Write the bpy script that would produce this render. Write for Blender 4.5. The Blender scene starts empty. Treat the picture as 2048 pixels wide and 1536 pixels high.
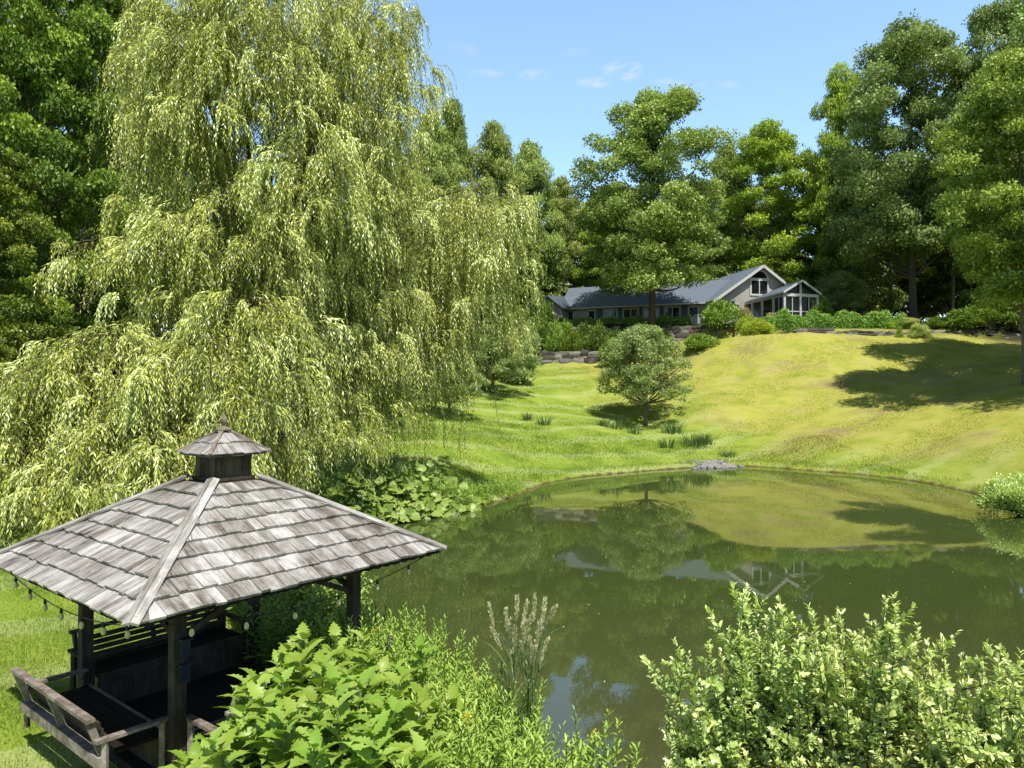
import bpy, math, numpy as np
from mathutils import Vector
RNG = np.random.default_rng(7)
col = bpy.context.scene.collection
PI = math.pi
CAMZ = 4.6; F = 1420.0; YH = 790.0

def pt(px, py, Y):
    return np.array([(px-1024)*Y/F, Y, CAMZ-(py-YH)*Y/F])
def pz(py, Y): return CAMZ-(py-YH)*Y/F
def px2x(px, Y): return (px-1024)*Y/F

# ------------------------------------------------------------------ tagging
def tag(o, label=None, cat=None, group=None, kind=None):
    if label: o['label'] = label
    if cat: o['category'] = cat
    if group: o['group'] = group
    if kind: o['kind'] = kind
    return o
def empty(name, loc=(0,0,0), rz=0, label=None, cat=None, group=None):
    o = bpy.data.objects.new(name, None); col.objects.link(o)
    o.location = loc; o.rotation_euler = (0,0,rz); o.empty_display_size = .2
    return tag(o, label, cat, group)
def link(name, me, mat, parent=None):
    o = bpy.data.objects.new(name, me); col.objects.link(o)
    if mat:
        for m in (mat if isinstance(mat, (list,tuple)) else [mat]): me.materials.append(m)
    if parent: o.parent = parent
    return o
def copy_tree(o, parent=None):
    c = o.copy(); col.objects.link(c); c.parent = parent
    for ch in list(o.children): copy_tree(ch, c)
    return c

# ------------------------------------------------------------------ mesh builder
class MB:
    def __init__(s): s.v=[]; s.f=[]; s.m=[]; s.a=[]
    def add(s, vs, fs, m=0, a=None):
        n=len(s.v); s.v.extend([tuple(map(float,p)) for p in vs])
        s.f.extend([tuple(i+n for i in f) for f in fs]); s.m.extend([m]*len(fs))
        s.a.extend([RNG.random() if a is None else a]*len(vs))
    def box(s, c, size, u=(1,0,0), v=(0,1,0), w=(0,0,1), m=0, a=None, taper=1.0):
        c=np.array(c,float); u=np.array(u,float)*size[0]/2; v=np.array(v,float)*size[1]/2; w=np.array(w,float)*size[2]/2
        P=[c+i*u*(taper if k>0 else 1)+j*v*(taper if k>0 else 1)+k*w for k in(-1,1) for j in(-1,1) for i in(-1,1)]
        s.add(P,[(0,2,3,1),(4,5,7,6),(0,1,5,4),(2,6,7,3),(0,4,6,2),(1,3,7,5)],m,a)
    def bar(s, p, q, w, h, up=(0,0,1), m=0, a=None, ext=0):
        p=np.array(p,float); q=np.array(q,float); d=q-p; L=np.linalg.norm(d); d/=L
        up=np.array(up,float); side=np.cross(d,up); n=np.linalg.norm(side)
        if n<1e-6: side=np.array([1.,0,0]); n=1
        side/=n; up=np.cross(side,d)
        s.box((p+q)/2,(L+ext,w,h),d,side,up,m,a)
    def prism(s, pts, d, m=0, a=None):
        pts=[np.array(p,float) for p in pts]; d=np.array(d,float); n=len(pts)
        P=pts+[p+d for p in pts]
        s.add(P,[tuple(range(n)),tuple(range(2*n-1,n-1,-1))]+[(i,i+n,(i+1)%n+n,(i+1)%n) for i in range(n)],m,a)
    def tube(s, path, rad, n=6, m=0, a=None, cap=True):
        path=np.array(path,float); k=len(path); rad=np.broadcast_to(np.array(rad,float),(k,))
        T=np.gradient(path,axis=0); T/=np.linalg.norm(T,axis=1)[:,None]+1e-9
        ref=np.array([.3,1,.1]) if abs(T[0][2])>.8 else np.array([0,0,1.])
        vs=[]
        for i in range(k):
            A=np.cross(T[i],ref); A/=np.linalg.norm(A)+1e-9; B=np.cross(T[i],A)
            for j in range(n):
                t=2*PI*j/n; vs.append(path[i]+rad[i]*(A*math.cos(t)+B*math.sin(t)))
        fs=[(i*n+j,i*n+(j+1)%n,(i+1)*n+(j+1)%n,(i+1)*n+j) for i in range(k-1) for j in range(n)]
        if cap: fs+= [tuple(range(n-1,-1,-1)),tuple(range((k-1)*n,k*n))]
        s.add(vs,fs,m,a)
    def lathe(s, c, prof, n=12, m=0, a=None):
        vs=[];c=np.array(c,float)
        for r,z in prof:
            for j in range(n): t=2*PI*j/n; vs.append(c+np.array([r*math.cos(t),r*math.sin(t),z]))
        k=len(prof)
        s.add(vs,[(i*n+j,i*n+(j+1)%n,(i+1)*n+(j+1)%n,(i+1)*n+j) for i in range(k-1) for j in range(n)]+[tuple(range(n-1,-1,-1)),tuple(range((k-1)*n,k*n))],m,a)
    def stone(s, c, size, u=(1,0,0), v=(0,1,0), m=0):
        u=np.array(u,float); v=np.array(v,float); w=np.array([0,0,1.]); c=np.array(c,float)
        idx={}; P=[]
        off=RNG.uniform(-.16,.16,(27,3)); k=0
        for x in(-1,0,1):
            for y in(-1,0,1):
                for z in(-1,0,1):
                    if x==y==z==0: k+=1; continue
                    q=np.array([x,y,z],float); nn=abs(x)+abs(y)+abs(z)
                    q*={1:1.06,2:.95,3:.82}[nn]; q+=off[k]; k+=1
                    idx[(x,y,z)]=len(P); P.append(c+u*q[0]*size[0]/2+v*q[1]*size[1]/2+w*q[2]*size[2]/2)
        fs=[]
        for ax in range(3):
            o=[i for i in range(3) if i!=ax]
            for sg in(-1,1):
                for p in(-1,0):
                    for q in(-1,0):
                        cc=[]
                        for dp,dq in((0,0),(1,0),(1,1),(0,1)):
                            t=[0,0,0]; t[ax]=sg; t[o[0]]=p+dp; t[o[1]]=q+dq; cc.append(idx[tuple(t)])
                        fs.append(tuple(cc))
        s.add(P,fs,m)
    def build(s, name, mat, parent=None, smooth=False):
        me=bpy.data.meshes.new(name); me.from_pydata(s.v,[],s.f); 
        if isinstance(mat,(list,tuple)): me.polygons.foreach_set('material_index',s.m)
        at=me.attributes.new('v','FLOAT','POINT'); at.data.foreach_set('value',np.array(s.a,'f'))
        if smooth: me.polygons.foreach_set('use_smooth',[True]*len(me.polygons))
        me.update()
        import bmesh
        if len(s.f)<60000:
            bm=bmesh.new(); bm.from_mesh(me); bmesh.ops.recalc_face_normals(bm,faces=bm.faces); bm.to_mesh(me); bm.free()
        return link(name,me,mat,parent)

def norm(a): return a/(np.linalg.norm(a,axis=-1,keepdims=True)+1e-9)
def poly_mesh(name, V, k, F_local, attr):
    """V: (n,k,3) vertices per element, F_local faces of one element"""
    n=V.shape[0]; me=bpy.data.meshes.new(name)
    me.vertices.add(n*k); me.vertices.foreach_set('co',V.reshape(-1).astype('f'))
    sizes=[len(f) for f in F_local]; loc=np.concatenate([np.array(f) for f in F_local])
    L=(np.arange(n)[:,None]*k+loc[None]).reshape(-1)
    tot=np.tile(np.array(sizes),n); st=np.concatenate([[0],np.cumsum(tot)[:-1]])
    me.loops.add(len(L)); me.loops.foreach_set('vertex_index',L.astype('i'))
    me.polygons.add(len(tot)); me.polygons.foreach_set('loop_start',st.astype('i')); me.polygons.foreach_set('loop_total',tot.astype('i'))
    at=me.attributes.new('v','FLOAT','POINT'); at.data.foreach_set('value',np.repeat(attr,k).astype('f'))
    me.update(calc_edges=True); return me
def leaf_mesh(name, C, D, N, L, W, attr, fold=.0, kind='diamond'):
    """C base points, D direction, N normal; leaves as folded diamonds"""
    D=norm(D); S=norm(np.cross(D,N)); N=np.cross(S,D)
    L=L[:,None]; W=W[:,None]
    if kind=='diamond':
        V=np.stack([C, C+D*L*.45+S*W*.5+N*W*fold, C+D*L-N*L*.12, C+D*L*.45-S*W*.5+N*W*fold],1)
        return poly_mesh(name,V,4,[(0,1,2,3)],attr)
    if kind=='strip':   # long blade of 3 quads bending over
        V=np.stack([C-S*W*.5,C+S*W*.5, C+D*L*.4+S*W*.42,C+D*L*.4-S*W*.42, C+D*L*.75-N*L*.10+S*W*.3,C+D*L*.75-N*L*.10-S*W*.3, C+D*L-N*L*.28],1)
        return poly_mesh(name,V,7,[(0,1,2,3),(3,2,4,5),(5,4,6)],attr)
    if kind=='oval':
        V=np.stack([C, C+D*L*.25+S*W*.36+N*W*fold, C+D*L*.65+S*W*.5+N*W*fold-N*L*.03, C+D*L-N*L*.14, C+D*L*.65-S*W*.5+N*W*fold-N*L*.03, C+D*L*.25-S*W*.36+N*W*fold, C+D*L*.5-N*L*.02],1)
        return poly_mesh(name,V,7,[(0,1,6),(1,2,6),(2,3,6),(3,4,6),(4,5,6),(5,0,6)],attr)
    if kind=='toothed':
        r=[(.0,.04),(.10,.30),(.17,.22),(.22,.47),(.33,.33),(.37,.54),(.50,.33),(.55,.46),(.67,.22),(.72,.30),(.84,.10),(1.0,0)]
        cen=[.0,.13,.28,.46,.64,.82,1.0]
        def cv(t): return C+D*L*t-N*L*(.55*max(0,t-.3)**2)
        vs=[];
        for t,w in r[:-1]: vs.append(cv(t)+S*W*w+N*W*(w*fold*1.6))
        vs.append(cv(1.0))
        for t,w in r[:-1][::-1]: vs.append(cv(t)-S*W*w+N*W*(w*fold*1.6))
        base=len(vs)
        for t in cen[1:6]: vs.append(cv(t))
        V=np.stack(vs,1); k=V.shape[1]
        c=[base+i for i in range(5)]
        R=list(range(0,12)); Lh=[11]+list(range(12,23))
        fs=[]
        def cidx(i): return c[min(4,max(0,int(i*5/11.5)))]
        for seq,fl in ((R,False),(Lh[::-1],True)):
            # seq from base(0)/(22) to tip(11)
            pc=cidx(0); first=seq[0]
            for i in range(len(seq)-1):
                nc=cidx(i+1)
                f=(pc,seq[i],seq[i+1]); fs.append(f if not fl else f[::-1])
                if nc!=pc:
                    f=(pc,seq[i+1],nc); fs.append(f if not fl else f[::-1]); pc=nc
        return poly_mesh(name,V,k,fs,attr)
def rnd_dirs(n, r=RNG): return norm(r.normal(size=(n,3)))

# ------------------------------------------------------------------ materials
class NT:
    def __init__(s, name):
        s.mat=bpy.data.materials.new(name); s.mat.use_nodes=True; s.t=s.mat.node_tree; s.t.nodes.clear()
        s.out=s.n('ShaderNodeOutputMaterial')
    def n(s, typ, **kw):
        nd=s.t.nodes.new(typ)
        for k,v in kw.items():
            if k in nd.inputs: 
                nd.inputs[k].default_value=v
            else: setattr(nd,k,v)
        return nd
    def l(s,a,b): s.t.links.new(a,b)
    def noise(s,vec,scale,detail=4,rough=.55,dist=0):
        nd=s.n('ShaderNodeTexNoise'); nd.inputs['Scale'].default_value=scale; nd.inputs['Detail'].default_value=detail
        nd.inputs['Roughness'].default_value=rough; nd.inputs['Distortion'].default_value=dist
        if vec is not None: s.l(vec,nd.inputs['Vector'])
        return nd.outputs['Fac']
    def ramp(s,fac,stops):
        nd=s.n('ShaderNodeValToRGB'); cr=nd.color_ramp
        while len(cr.elements)<len(stops): cr.elements.new(.5)
        for e,(p,c) in zip(cr.elements,stops):
            e.position=p; e.color=(*c,1) if len(c)==3 else c
        s.l(fac,nd.inputs['Fac']); return nd.outputs['Color']
    def mix(s,fac,a,b,mode='MIX'):
        nd=s.n('ShaderNodeMix',data_type='RGBA',blend_type=mode)
        for sk,i in((fac,0),(a,6),(b,7)):
            if isinstance(sk,(int,float)): nd.inputs[i].default_value=sk
            elif isinstance(sk,tuple): nd.inputs[i].default_value=(*sk,1)
            else: s.l(sk,nd.inputs[i])
        return nd.outputs[2]
    def math(s,op,a,b=0.0,c=None):
        nd=s.n('ShaderNodeMath',operation=op)
        for i,x in enumerate((a,b)+((c,) if c is not None else ())):
            if isinstance(x,(int,float)): nd.inputs[i].default_value=x
            else: s.l(x,nd.inputs[i])
        return nd.outputs[0]
    def coord(s,which='Object'): return s.n('ShaderNodeTexCoord').outputs[which]
    def mapping(s,vec,scale=(1,1,1),rot=(0,0,0)):
        nd=s.n('ShaderNodeMapping'); nd.inputs['Scale'].default_value=scale; nd.inputs['Rotation'].default_value=rot
        s.l(vec,nd.inputs['Vector']); return nd.outputs[0]
    def attr(s,nm='v'): return s.n('ShaderNodeAttribute',attribute_name=nm).outputs['Fac']
    def bump(s,h,strength=.3,dist=.02):
        nd=s.n('ShaderNodeBump'); nd.inputs['Strength'].default_value=strength; nd.inputs['Distance'].default_value=dist
        s.l(h,nd.inputs['Height']); return nd.outputs[0]
    def pbr(s,color,rough=.7,spec=.3,normal=None,metal=0):
        p=s.n('ShaderNodeBsdfPrincipled')
        if isinstance(color,tuple): p.inputs['Base Color'].default_value=(*color,1)
        else: s.l(color,p.inputs['Base Color'])
        if isinstance(rough,(int,float)): p.inputs['Roughness'].default_value=rough
        else: s.l(rough,p.inputs['Roughness'])
        p.inputs['Specular IOR Level'].default_value=spec; p.inputs['Metallic'].default_value=metal
        if normal is not None: s.l(normal,p.inputs['Normal'])
        return p.outputs[0]
    def done(s,sh): s.l(sh,s.out.inputs['Surface']); return s.mat

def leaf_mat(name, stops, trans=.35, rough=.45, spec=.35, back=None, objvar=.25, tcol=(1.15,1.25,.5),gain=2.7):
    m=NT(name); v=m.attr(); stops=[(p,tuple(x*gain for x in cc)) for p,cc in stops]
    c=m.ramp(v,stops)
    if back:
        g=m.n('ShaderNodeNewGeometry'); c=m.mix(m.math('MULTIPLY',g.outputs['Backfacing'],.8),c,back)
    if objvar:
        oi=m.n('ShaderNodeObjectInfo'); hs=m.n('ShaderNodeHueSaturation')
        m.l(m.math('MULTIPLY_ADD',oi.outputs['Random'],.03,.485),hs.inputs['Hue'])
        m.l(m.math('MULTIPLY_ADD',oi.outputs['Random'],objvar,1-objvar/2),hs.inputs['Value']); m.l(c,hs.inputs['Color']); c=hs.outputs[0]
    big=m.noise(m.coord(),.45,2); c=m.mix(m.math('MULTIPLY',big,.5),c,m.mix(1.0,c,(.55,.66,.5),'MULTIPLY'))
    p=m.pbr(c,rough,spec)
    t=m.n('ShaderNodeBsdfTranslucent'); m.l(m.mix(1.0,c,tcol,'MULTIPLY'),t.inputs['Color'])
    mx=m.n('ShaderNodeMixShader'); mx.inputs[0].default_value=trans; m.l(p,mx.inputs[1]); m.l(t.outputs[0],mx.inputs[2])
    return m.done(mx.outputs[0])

M={}
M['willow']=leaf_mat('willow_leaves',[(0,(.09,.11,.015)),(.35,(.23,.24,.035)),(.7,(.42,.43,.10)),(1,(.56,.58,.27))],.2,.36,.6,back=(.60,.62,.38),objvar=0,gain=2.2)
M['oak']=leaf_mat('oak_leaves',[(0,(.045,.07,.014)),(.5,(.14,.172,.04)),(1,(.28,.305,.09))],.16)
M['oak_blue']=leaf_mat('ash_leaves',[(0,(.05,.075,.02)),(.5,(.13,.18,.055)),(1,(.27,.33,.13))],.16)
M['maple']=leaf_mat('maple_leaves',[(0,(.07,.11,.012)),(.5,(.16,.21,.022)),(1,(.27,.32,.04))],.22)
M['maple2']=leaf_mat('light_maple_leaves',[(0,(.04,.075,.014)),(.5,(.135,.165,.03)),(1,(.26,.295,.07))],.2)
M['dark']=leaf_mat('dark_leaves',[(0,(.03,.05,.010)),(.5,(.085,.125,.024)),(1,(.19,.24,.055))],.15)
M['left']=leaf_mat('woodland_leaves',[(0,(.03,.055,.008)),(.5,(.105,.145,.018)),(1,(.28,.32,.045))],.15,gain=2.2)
M['small']=leaf_mat('orchard_leaves',[(0,(.06,.085,.025)),(.5,(.15,.195,.065)),(1,(.27,.32,.13))],.15)
M['grey']=leaf_mat('silvery_leaves',[(0,(.10,.14,.03)),(.35,(.22,.27,.07)),(.7,(.38,.42,.14)),(1,(.62,.62,.34))],.2,.4,.5,tcol=(1.1,1.2,.4),gain=2.4)
M['cup']=leaf_mat('large_leaves',[(0,(.11,.19,.02)),(.5,(.20,.295,.035)),(1,(.31,.40,.08))],.22,.42,.4,objvar=.1,gain=1.55)
M['butter']=leaf_mat('round_leaves',[(0,(.09,.15,.025)),(.5,(.17,.235,.045)),(1,(.31,.37,.12))],.2,.4,.45,objvar=.1,gain=2.0)
M['herb']=leaf_mat('herb_leaves',[(0,(.11,.19,.03)),(.5,(.20,.30,.05)),(1,(.36,.45,.09))],.24,objvar=.1,gain=1.9)
M['reed']=leaf_mat('reed_leaves',[(0,(.05,.09,.03)),(.5,(.10,.15,.05)),(1,(.20,.26,.10))],.2,objvar=.1,gain=1.7)
M['plume']=leaf_mat('grass_plumes',[(0,(.55,.47,.28)),(.5,(.72,.65,.42)),(1,(.85,.80,.58))],.4,.7,.1,objvar=0,tcol=(1,1,.85),gain=1.35)
M['hedge']=leaf_mat('shrub_leaves',[(0,(.05,.11,.018)),(.5,(.11,.19,.03)),(1,(.24,.32,.065))],.2)
M['gold']=leaf_mat('golden_leaves',[(0,(.13,.17,.02)),(.5,(.22,.26,.03)),(1,(.33,.36,.06))],.2)
M['rose']=leaf_mat('russet_leaves',[(0,(.12,.08,.04)),(.5,(.20,.16,.09)),(1,(.34,.28,.17))],.2)
M['yflower']=leaf_mat('yellow_petals',[(0,(.7,.5,.02)),(1,(.85,.7,.05))],.2,objvar=0,gain=1)

def bark(name,c1,c2):
    m=NT(name); co=m.mapping(m.coord(),(6,6,1.2)); n=m.noise(co,2.2,6,.7,.5)
    return m.done(m.pbr(m.ramp(n,[(.3,c1),(.7,c2)]),.9,.1,m.bump(n,.6,.05)))
M['bark']=bark('bark_brown',(.05,.04,.03),(.17,.14,.11))
M['bark_grey']=bark('bark_grey',(.09,.08,.07),(.27,.24,.20))
M['twig']=bark('twig_bark',(.13,.09,.03),(.28,.20,.07))
M['wbark']=bark('willow_bark',(.06,.045,.02),(.16,.12,.05))
M['stem']=bark('green_stems',(.10,.15,.04),(.20,.26,.08))
def weathered(name, lo, mid, hi, axis=(40,40,2.5)):
    m=NT(name); co=m.coord(); v=m.attr()
    shift=m.n('ShaderNodeCombineXYZ'); m.l(m.math('MULTIPLY',v,37.0),shift.inputs[0]); m.l(m.math('MULTIPLY',v,11.0),shift.inputs[1])
    va=m.n('ShaderNodeVectorMath',operation='ADD'); m.l(m.coord('Object'),va.inputs[0]); m.l(shift.outputs[0],va.inputs[1])
    g=m.noise(m.mapping(va.outputs[0],axis),1.0,6,.65,.3); b=m.noise(co,3.2,5,.65)
    f=m.math('ADD',m.math('MULTIPLY',g,.75),m.math('MULTIPLY',m.math('SUBTRACT',v,.5),.22))
    f=m.math('ADD',f,m.math('MULTIPLY',m.math('SUBTRACT',b,.5),.9))
    c=m.ramp(f,[(.12,lo),(.36,mid),(.58,hi)])
    return m.done(m.pbr(c,.85,.2,m.bump(g,.5,.008)))
M['post']=weathered('dark_timber',(.02,.016,.012),(.05,.04,.031),(.10,.08,.062))
M['bench']=weathered('bench_timber',(.10,.07,.05),(.26,.21,.17),(.44,.39,.34),(14,14,14))
M['slat']=weathered('slat_timber',(.022,.017,.012),(.05,.04,.03),(.09,.072,.055),(10,10,30))

def shingle_mat(name):
    # grain runs along the local slope axis stored in attribute 'gu' (across) and 'gv' (down)
    m=NT(name); v=m.attr(); gu=m.attr('gu'); gv=m.attr('gv')
    cx=m.n('ShaderNodeCombineXYZ'); m.l(m.math('MULTIPLY',gu,55.0),cx.inputs[0]); m.l(m.math('MULTIPLY',gv,3.5),cx.inputs[1]); m.l(m.math('MULTIPLY',v,40.0),cx.inputs[2])
    g=m.noise(cx.outputs[0],1.0,7,.72,.4)
    cx3=m.n('ShaderNodeCombineXYZ'); m.l(m.math('MULTIPLY',gu,3.4),cx3.inputs[0]); m.l(m.math('MULTIPLY',gv,.9),cx3.inputs[1]); m.l(m.math('MULTIPLY',v,1.2),cx3.inputs[2])
    b2=m.noise(cx3.outputs[0],1.0,4,.6)
    b=m.noise(m.coord(),1.9,5,.7)
    f=m.math('ADD',m.math('MULTIPLY',g,.85),m.math('MULTIPLY',m.math('SUBTRACT',v,.5),.16))
    f=m.math('ADD',f,m.math('MULTIPLY',m.math('SUBTRACT',b,.5),.75))
    f=m.math('ADD',f,m.math('MULTIPLY',m.math('SUBTRACT',b2,.5),1.1))
    c=m.ramp(f,[(.10,(.10,.075,.062)),(.28,(.22,.195,.17)),(.47,(.41,.38,.345)),(.70,(.69,.655,.61))])
    li=m.noise(m.coord(),9,4,.6); c=m.mix(m.math('MULTIPLY',m.math('GREATER_THAN',li,.66),.45),c,(.52,.54,.46))
    fine=m.noise(cx.outputs[0],2.6,3,.7)
    c=m.mix(m.math('MULTIPLY',m.math('GREATER_THAN',fine,.64),.55),c,(.14,.10,.09))
    return m.done(m.pbr(c,.8,.25,m.bump(g,.6,.006)))
M['shingle']=shingle_mat('weathered_shingles')

def siding(name,c1,c2,pitch=.14):
    m=NT(name); co=m.coord(); sx=m.n('ShaderNodeSeparateXYZ'); m.l(co,sx.inputs[0])
    fr=m.math('FRACT',m.math('DIVIDE',sx.outputs[2],pitch)); ln=m.math('LESS_THAN',fr,.16)
    n=m.noise(co,1.5,4); c=m.mix(n,c1,c2); c=m.mix(m.math('MULTIPLY',ln,.45),c,(.06,.055,.05))
    return m.done(m.pbr(c,.7,.2,m.bump(fr,.5,.02)))
M['siding']=siding('taupe_clapboard',(.50,.45,.40),(.57,.52,.46))
M['siding_blue']=siding('blue_clapboard',(.10,.14,.18),(.13,.17,.21))
def plain(name,c,rough=.6,spec=.4,var=.15,sc=6,metal=0):
    m=NT(name); n=m.noise(m.coord(),sc,5,.6); d=tuple(x*(1-var) for x in c)
    return m.done(m.pbr(m.mix(n,d,c),rough,spec,metal=metal))
M['white']=plain('white_trim',(.74,.73,.70),.5)
M['metalroof']=plain('standing_seam_metal',(.26,.31,.37),.38,.6,.25,2,metal=.25)
M['ridge']=plain('ridge_metal',(.20,.22,.25),.45,.5,.2,4)
M['screen']=plain('dark_screen',(.012,.013,.015),.3,.5)
M['glass']=plain('window_glass',(.02,.024,.024),.05,.8,.5,1)
M['soffit']=plain('soffit',(.34,.33,.32),.7)
M['doorwood']=plain('brown_door',(.16,.09,.05),.5)
M['darkwood']=plain('dark_stained_wood',(.028,.022,.018),.8,.1,.5,14)
M['deck']=plain('deck_floor',(.04,.033,.028),.9,.1,.5,12)
M['cord']=plain('black_rubber',(.012,.012,.012),.5)
M['bulb']=plain('cream_bulb_glass',(.74,.62,.34),.15,.6,.1,30)
M['bluebox']=plain('blue_grey_paint',(.018,.03,.05),.5)
M['copper']=plain('rusted_metal',(.20,.07,.04),.7)
M['void']=plain('interior_shade',(.01,.01,.01),1,.0)
def rock_mat():
    m=NT('field_stone'); v=m.attr(); n=m.noise(m.coord(),5,6,.7)
    c=m.ramp(m.math('ADD',m.math('MULTIPLY',v,.7),m.math('MULTIPLY',n,.4)),[(.15,(.04,.038,.035)),(.45,(.12,.11,.10)),(.7,(.22,.205,.185)),(.95,(.40,.37,.33))])
    rust=m.math('GREATER_THAN',m.noise(m.coord(),.9,3),.62); c=m.mix(m.math('MULTIPLY',rust,.35),c,(.25,.13,.08))
    return m.done(m.pbr(c,.85,.2,m.bump(n,.5,.05)))
M['rock']=rock_mat()
M['pale_rock']=plain('pale_stone',(.46,.44,.41),.9,.1,.45,5)

def grass_color(m):
    co=m.n('ShaderNodeNewGeometry').outputs['Position']
    sx=m.n('ShaderNodeSeparateXYZ'); m.l(co,sx.inputs[0]); X,Y=sx.outputs[0],sx.outputs[1]
    big=m.noise(co,.09,4,.6,.6); mid=m.noise(co,.55,5,.65,.4); fine=m.noise(co,6,5,.7); vf=m.noise(co,30,3,.7)
    green=m.ramp(mid,[(.3,(.23,.34,.05)),(.5,(.37,.48,.07)),(.72,(.50,.56,.12))])
    yel=m.ramp(mid,[(.28,(.38,.42,.07)),(.5,(.56,.54,.11)),(.7,(.64,.54,.20))])
    # dry yellow on the sunlit right-hand slope
    hill=m.math('ADD',m.math('MULTIPLY',m.math('SUBTRACT',X,11.5),.10),m.math('MULTIPLY',m.math('SUBTRACT',Y,52.0),.045))
    hill=m.math('ADD',hill,m.math('MULTIPLY',m.math('SUBTRACT',big,.5),2.2))
    nd=m.n('ShaderNodeClamp'); m.l(hill,nd.inputs[0]); hill=nd.outputs[0]
    c=m.mix(hill,green,yel)
    # mown stripes on the flat by the pond
    w=m.math('SINE',m.math('ADD',m.math('MULTIPLY',Y,1.9),m.math('ADD',m.math('MULTIPLY',X,-1.15),m.math('MULTIPLY',big,9.0))))
    st=m.math('MULTIPLY',m.math('SUBTRACT',1.0,hill),m.math('MULTIPLY',m.math('GREATER_THAN',m.math('ADD',w,m.math('MULTIPLY',mid,1.3)),1.2),.42))
    c=m.mix(st,c,(.62,.66,.30))
    # bare, brownish patches
    pn=m.noise(m.mapping(co,(1,1.6,1)),.16,5,.7,.3); pf=m.math('MULTIPLY',m.math('SUBTRACT',pn,.52),7.0)
    nd=m.n('ShaderNodeClamp'); m.l(m.math('MULTIPLY',pf,m.math('MULTIPLY',hill,m.math('MULTIPLY',m.math('ADD',fine,.1),.95))),nd.inputs[0])
    c=m.mix(nd.outputs[0],c,(.40,.28,.18))
    c=m.mix(m.math('MULTIPLY',fine,.6),c,m.mix(1.0,c,(.52,.60,.45),'MULTIPLY'))
    c=m.mix(m.math('MULTIPLY',m.math('GREATER_THAN',vf,.56),.3),c,m.mix(1.0,c,(.5,.6,.4),'MULTIPLY'))
    return co,sx,c,fine,vf
def ground_mat():
    m=NT('lawn_ground'); co,sx,c,fine,vf=grass_color(m)
    # muddy rim where the ground meets the water
    z=sx.outputs[2]; mud_n=m.noise(co,1.6,5,.65); nd=m.n('ShaderNodeMapRange'); m.l(m.math('ADD',z,m.math('MULTIPLY',m.math('SUBTRACT',mud_n,.5),.36)),nd.inputs[0])
    nd.inputs[1].default_value=.0; nd.inputs[2].default_value=.11
    c=m.mix(nd.outputs[0],(.15,.10,.045),c)
    # woodland floor further back and to the left
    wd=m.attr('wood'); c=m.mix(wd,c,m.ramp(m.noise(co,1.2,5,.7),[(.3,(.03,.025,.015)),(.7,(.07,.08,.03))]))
    h=m.math('ADD',m.math('MULTIPLY',fine,.7),vf)
    return m.done(m.pbr(c,.95,.05,m.bump(h,.7,.06)))
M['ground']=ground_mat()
def blade_mat():
    m=NT('grass_blades'); co,sx,c,fine,vf=grass_color(m); v=m.attr()
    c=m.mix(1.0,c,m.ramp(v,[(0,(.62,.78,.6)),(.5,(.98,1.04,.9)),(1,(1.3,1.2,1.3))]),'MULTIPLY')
    p=m.pbr(c,.6,.2); t=m.n('ShaderNodeBsdfTranslucent'); m.l(c,t.inputs[0])
    mx=m.n('ShaderNodeMixShader'); mx.inputs[0].default_value=.35; m.l(p,mx.inputs[1]); m.l(t.outputs[0],mx.inputs[2])
    return m.done(mx.outputs[0])
M['blade']=blade_mat()
def water_mat():
    m=NT('pond_water'); co=m.coord(); sx=m.n('ShaderNodeSeparateXYZ'); m.l(co,sx.inputs[0])
    n=m.noise(co,.12,4,.6); 
    c=m.ramp(n,[(.3,(.058,.080,.020)),(.7,(.070,.094,.025))])
    # silt tint close to the near bank
    mr=m.n('ShaderNodeMapRange'); m.l(m.math('ADD',sx.outputs[1],m.math('MULTIPLY',n,4.0)),mr.inputs[0]); mr.inputs[1].default_value=18; mr.inputs[2].default_value=9
    c=m.mix(m.math('MULTIPLY',mr.outputs[0],.7),c,(.085,.075,.038))
    sp=m.n('ShaderNodeTexVoronoi'); sp.inputs['Scale'].default_value=2.3; m.l(co,sp.inputs['Vector'])
    r=m.noise(m.mapping(co,(1,1.0,1)),7.0,3,.5); r2=m.noise(co,1.1,3,.5)
    b=m.bump(m.math('ADD',m.math('MULTIPLY',r,.35),r2),.014,.05)
    p=m.n('ShaderNodeBsdfPrincipled'); m.l(c,p.inputs['Base Color']); p.inputs['Roughness'].default_value=.008
    p.inputs['IOR'].default_value=1.5; p.inputs['Specular IOR Level'].default_value=.5; m.l(b,p.inputs['Normal'])
    return m.done(p.outputs[0])
M['water']=water_mat()

# ------------------------------------------------------------------ terrain
POND=np.array([(-4.7,25.1),(-2.6,27.6),(-.92,29.9),(.3,33.2),(1.73,37.3),(4,40.2),(6.7,42.1),(11.3,45),(15,46.6),(17.6,43.9),(20.9,40.6),(22.0,35.3),(21.0,31.1),(19.3,26.7),
 (18.2,20),(15,13),(10.5,8.3),(6.5,6.3),(4,6.1),(2.4,6.9),(.7,8.6),(-.8,10.6),(-2.2,12.8),(-3.5,15.0),(-5.2,17.4),(-6.6,19.8),(-6.8,22.2),(-6,24.1)],float)
def smooth_poly(P,it=3):
    for _ in range(it):
        Q=np.roll(P,-1,0); P=np.stack([P*.75+Q*.25,P*.25+Q*.75],1).reshape(-1,2)
    return P
PS=smooth_poly(POND,3)
wob=RNG.normal(size=len(PS)); wob=(wob+np.roll(wob,1)+np.roll(wob,-1))/3
PS=PS+ (wob*.13)[:,None]*norm(PS-PS.mean(0))
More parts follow.
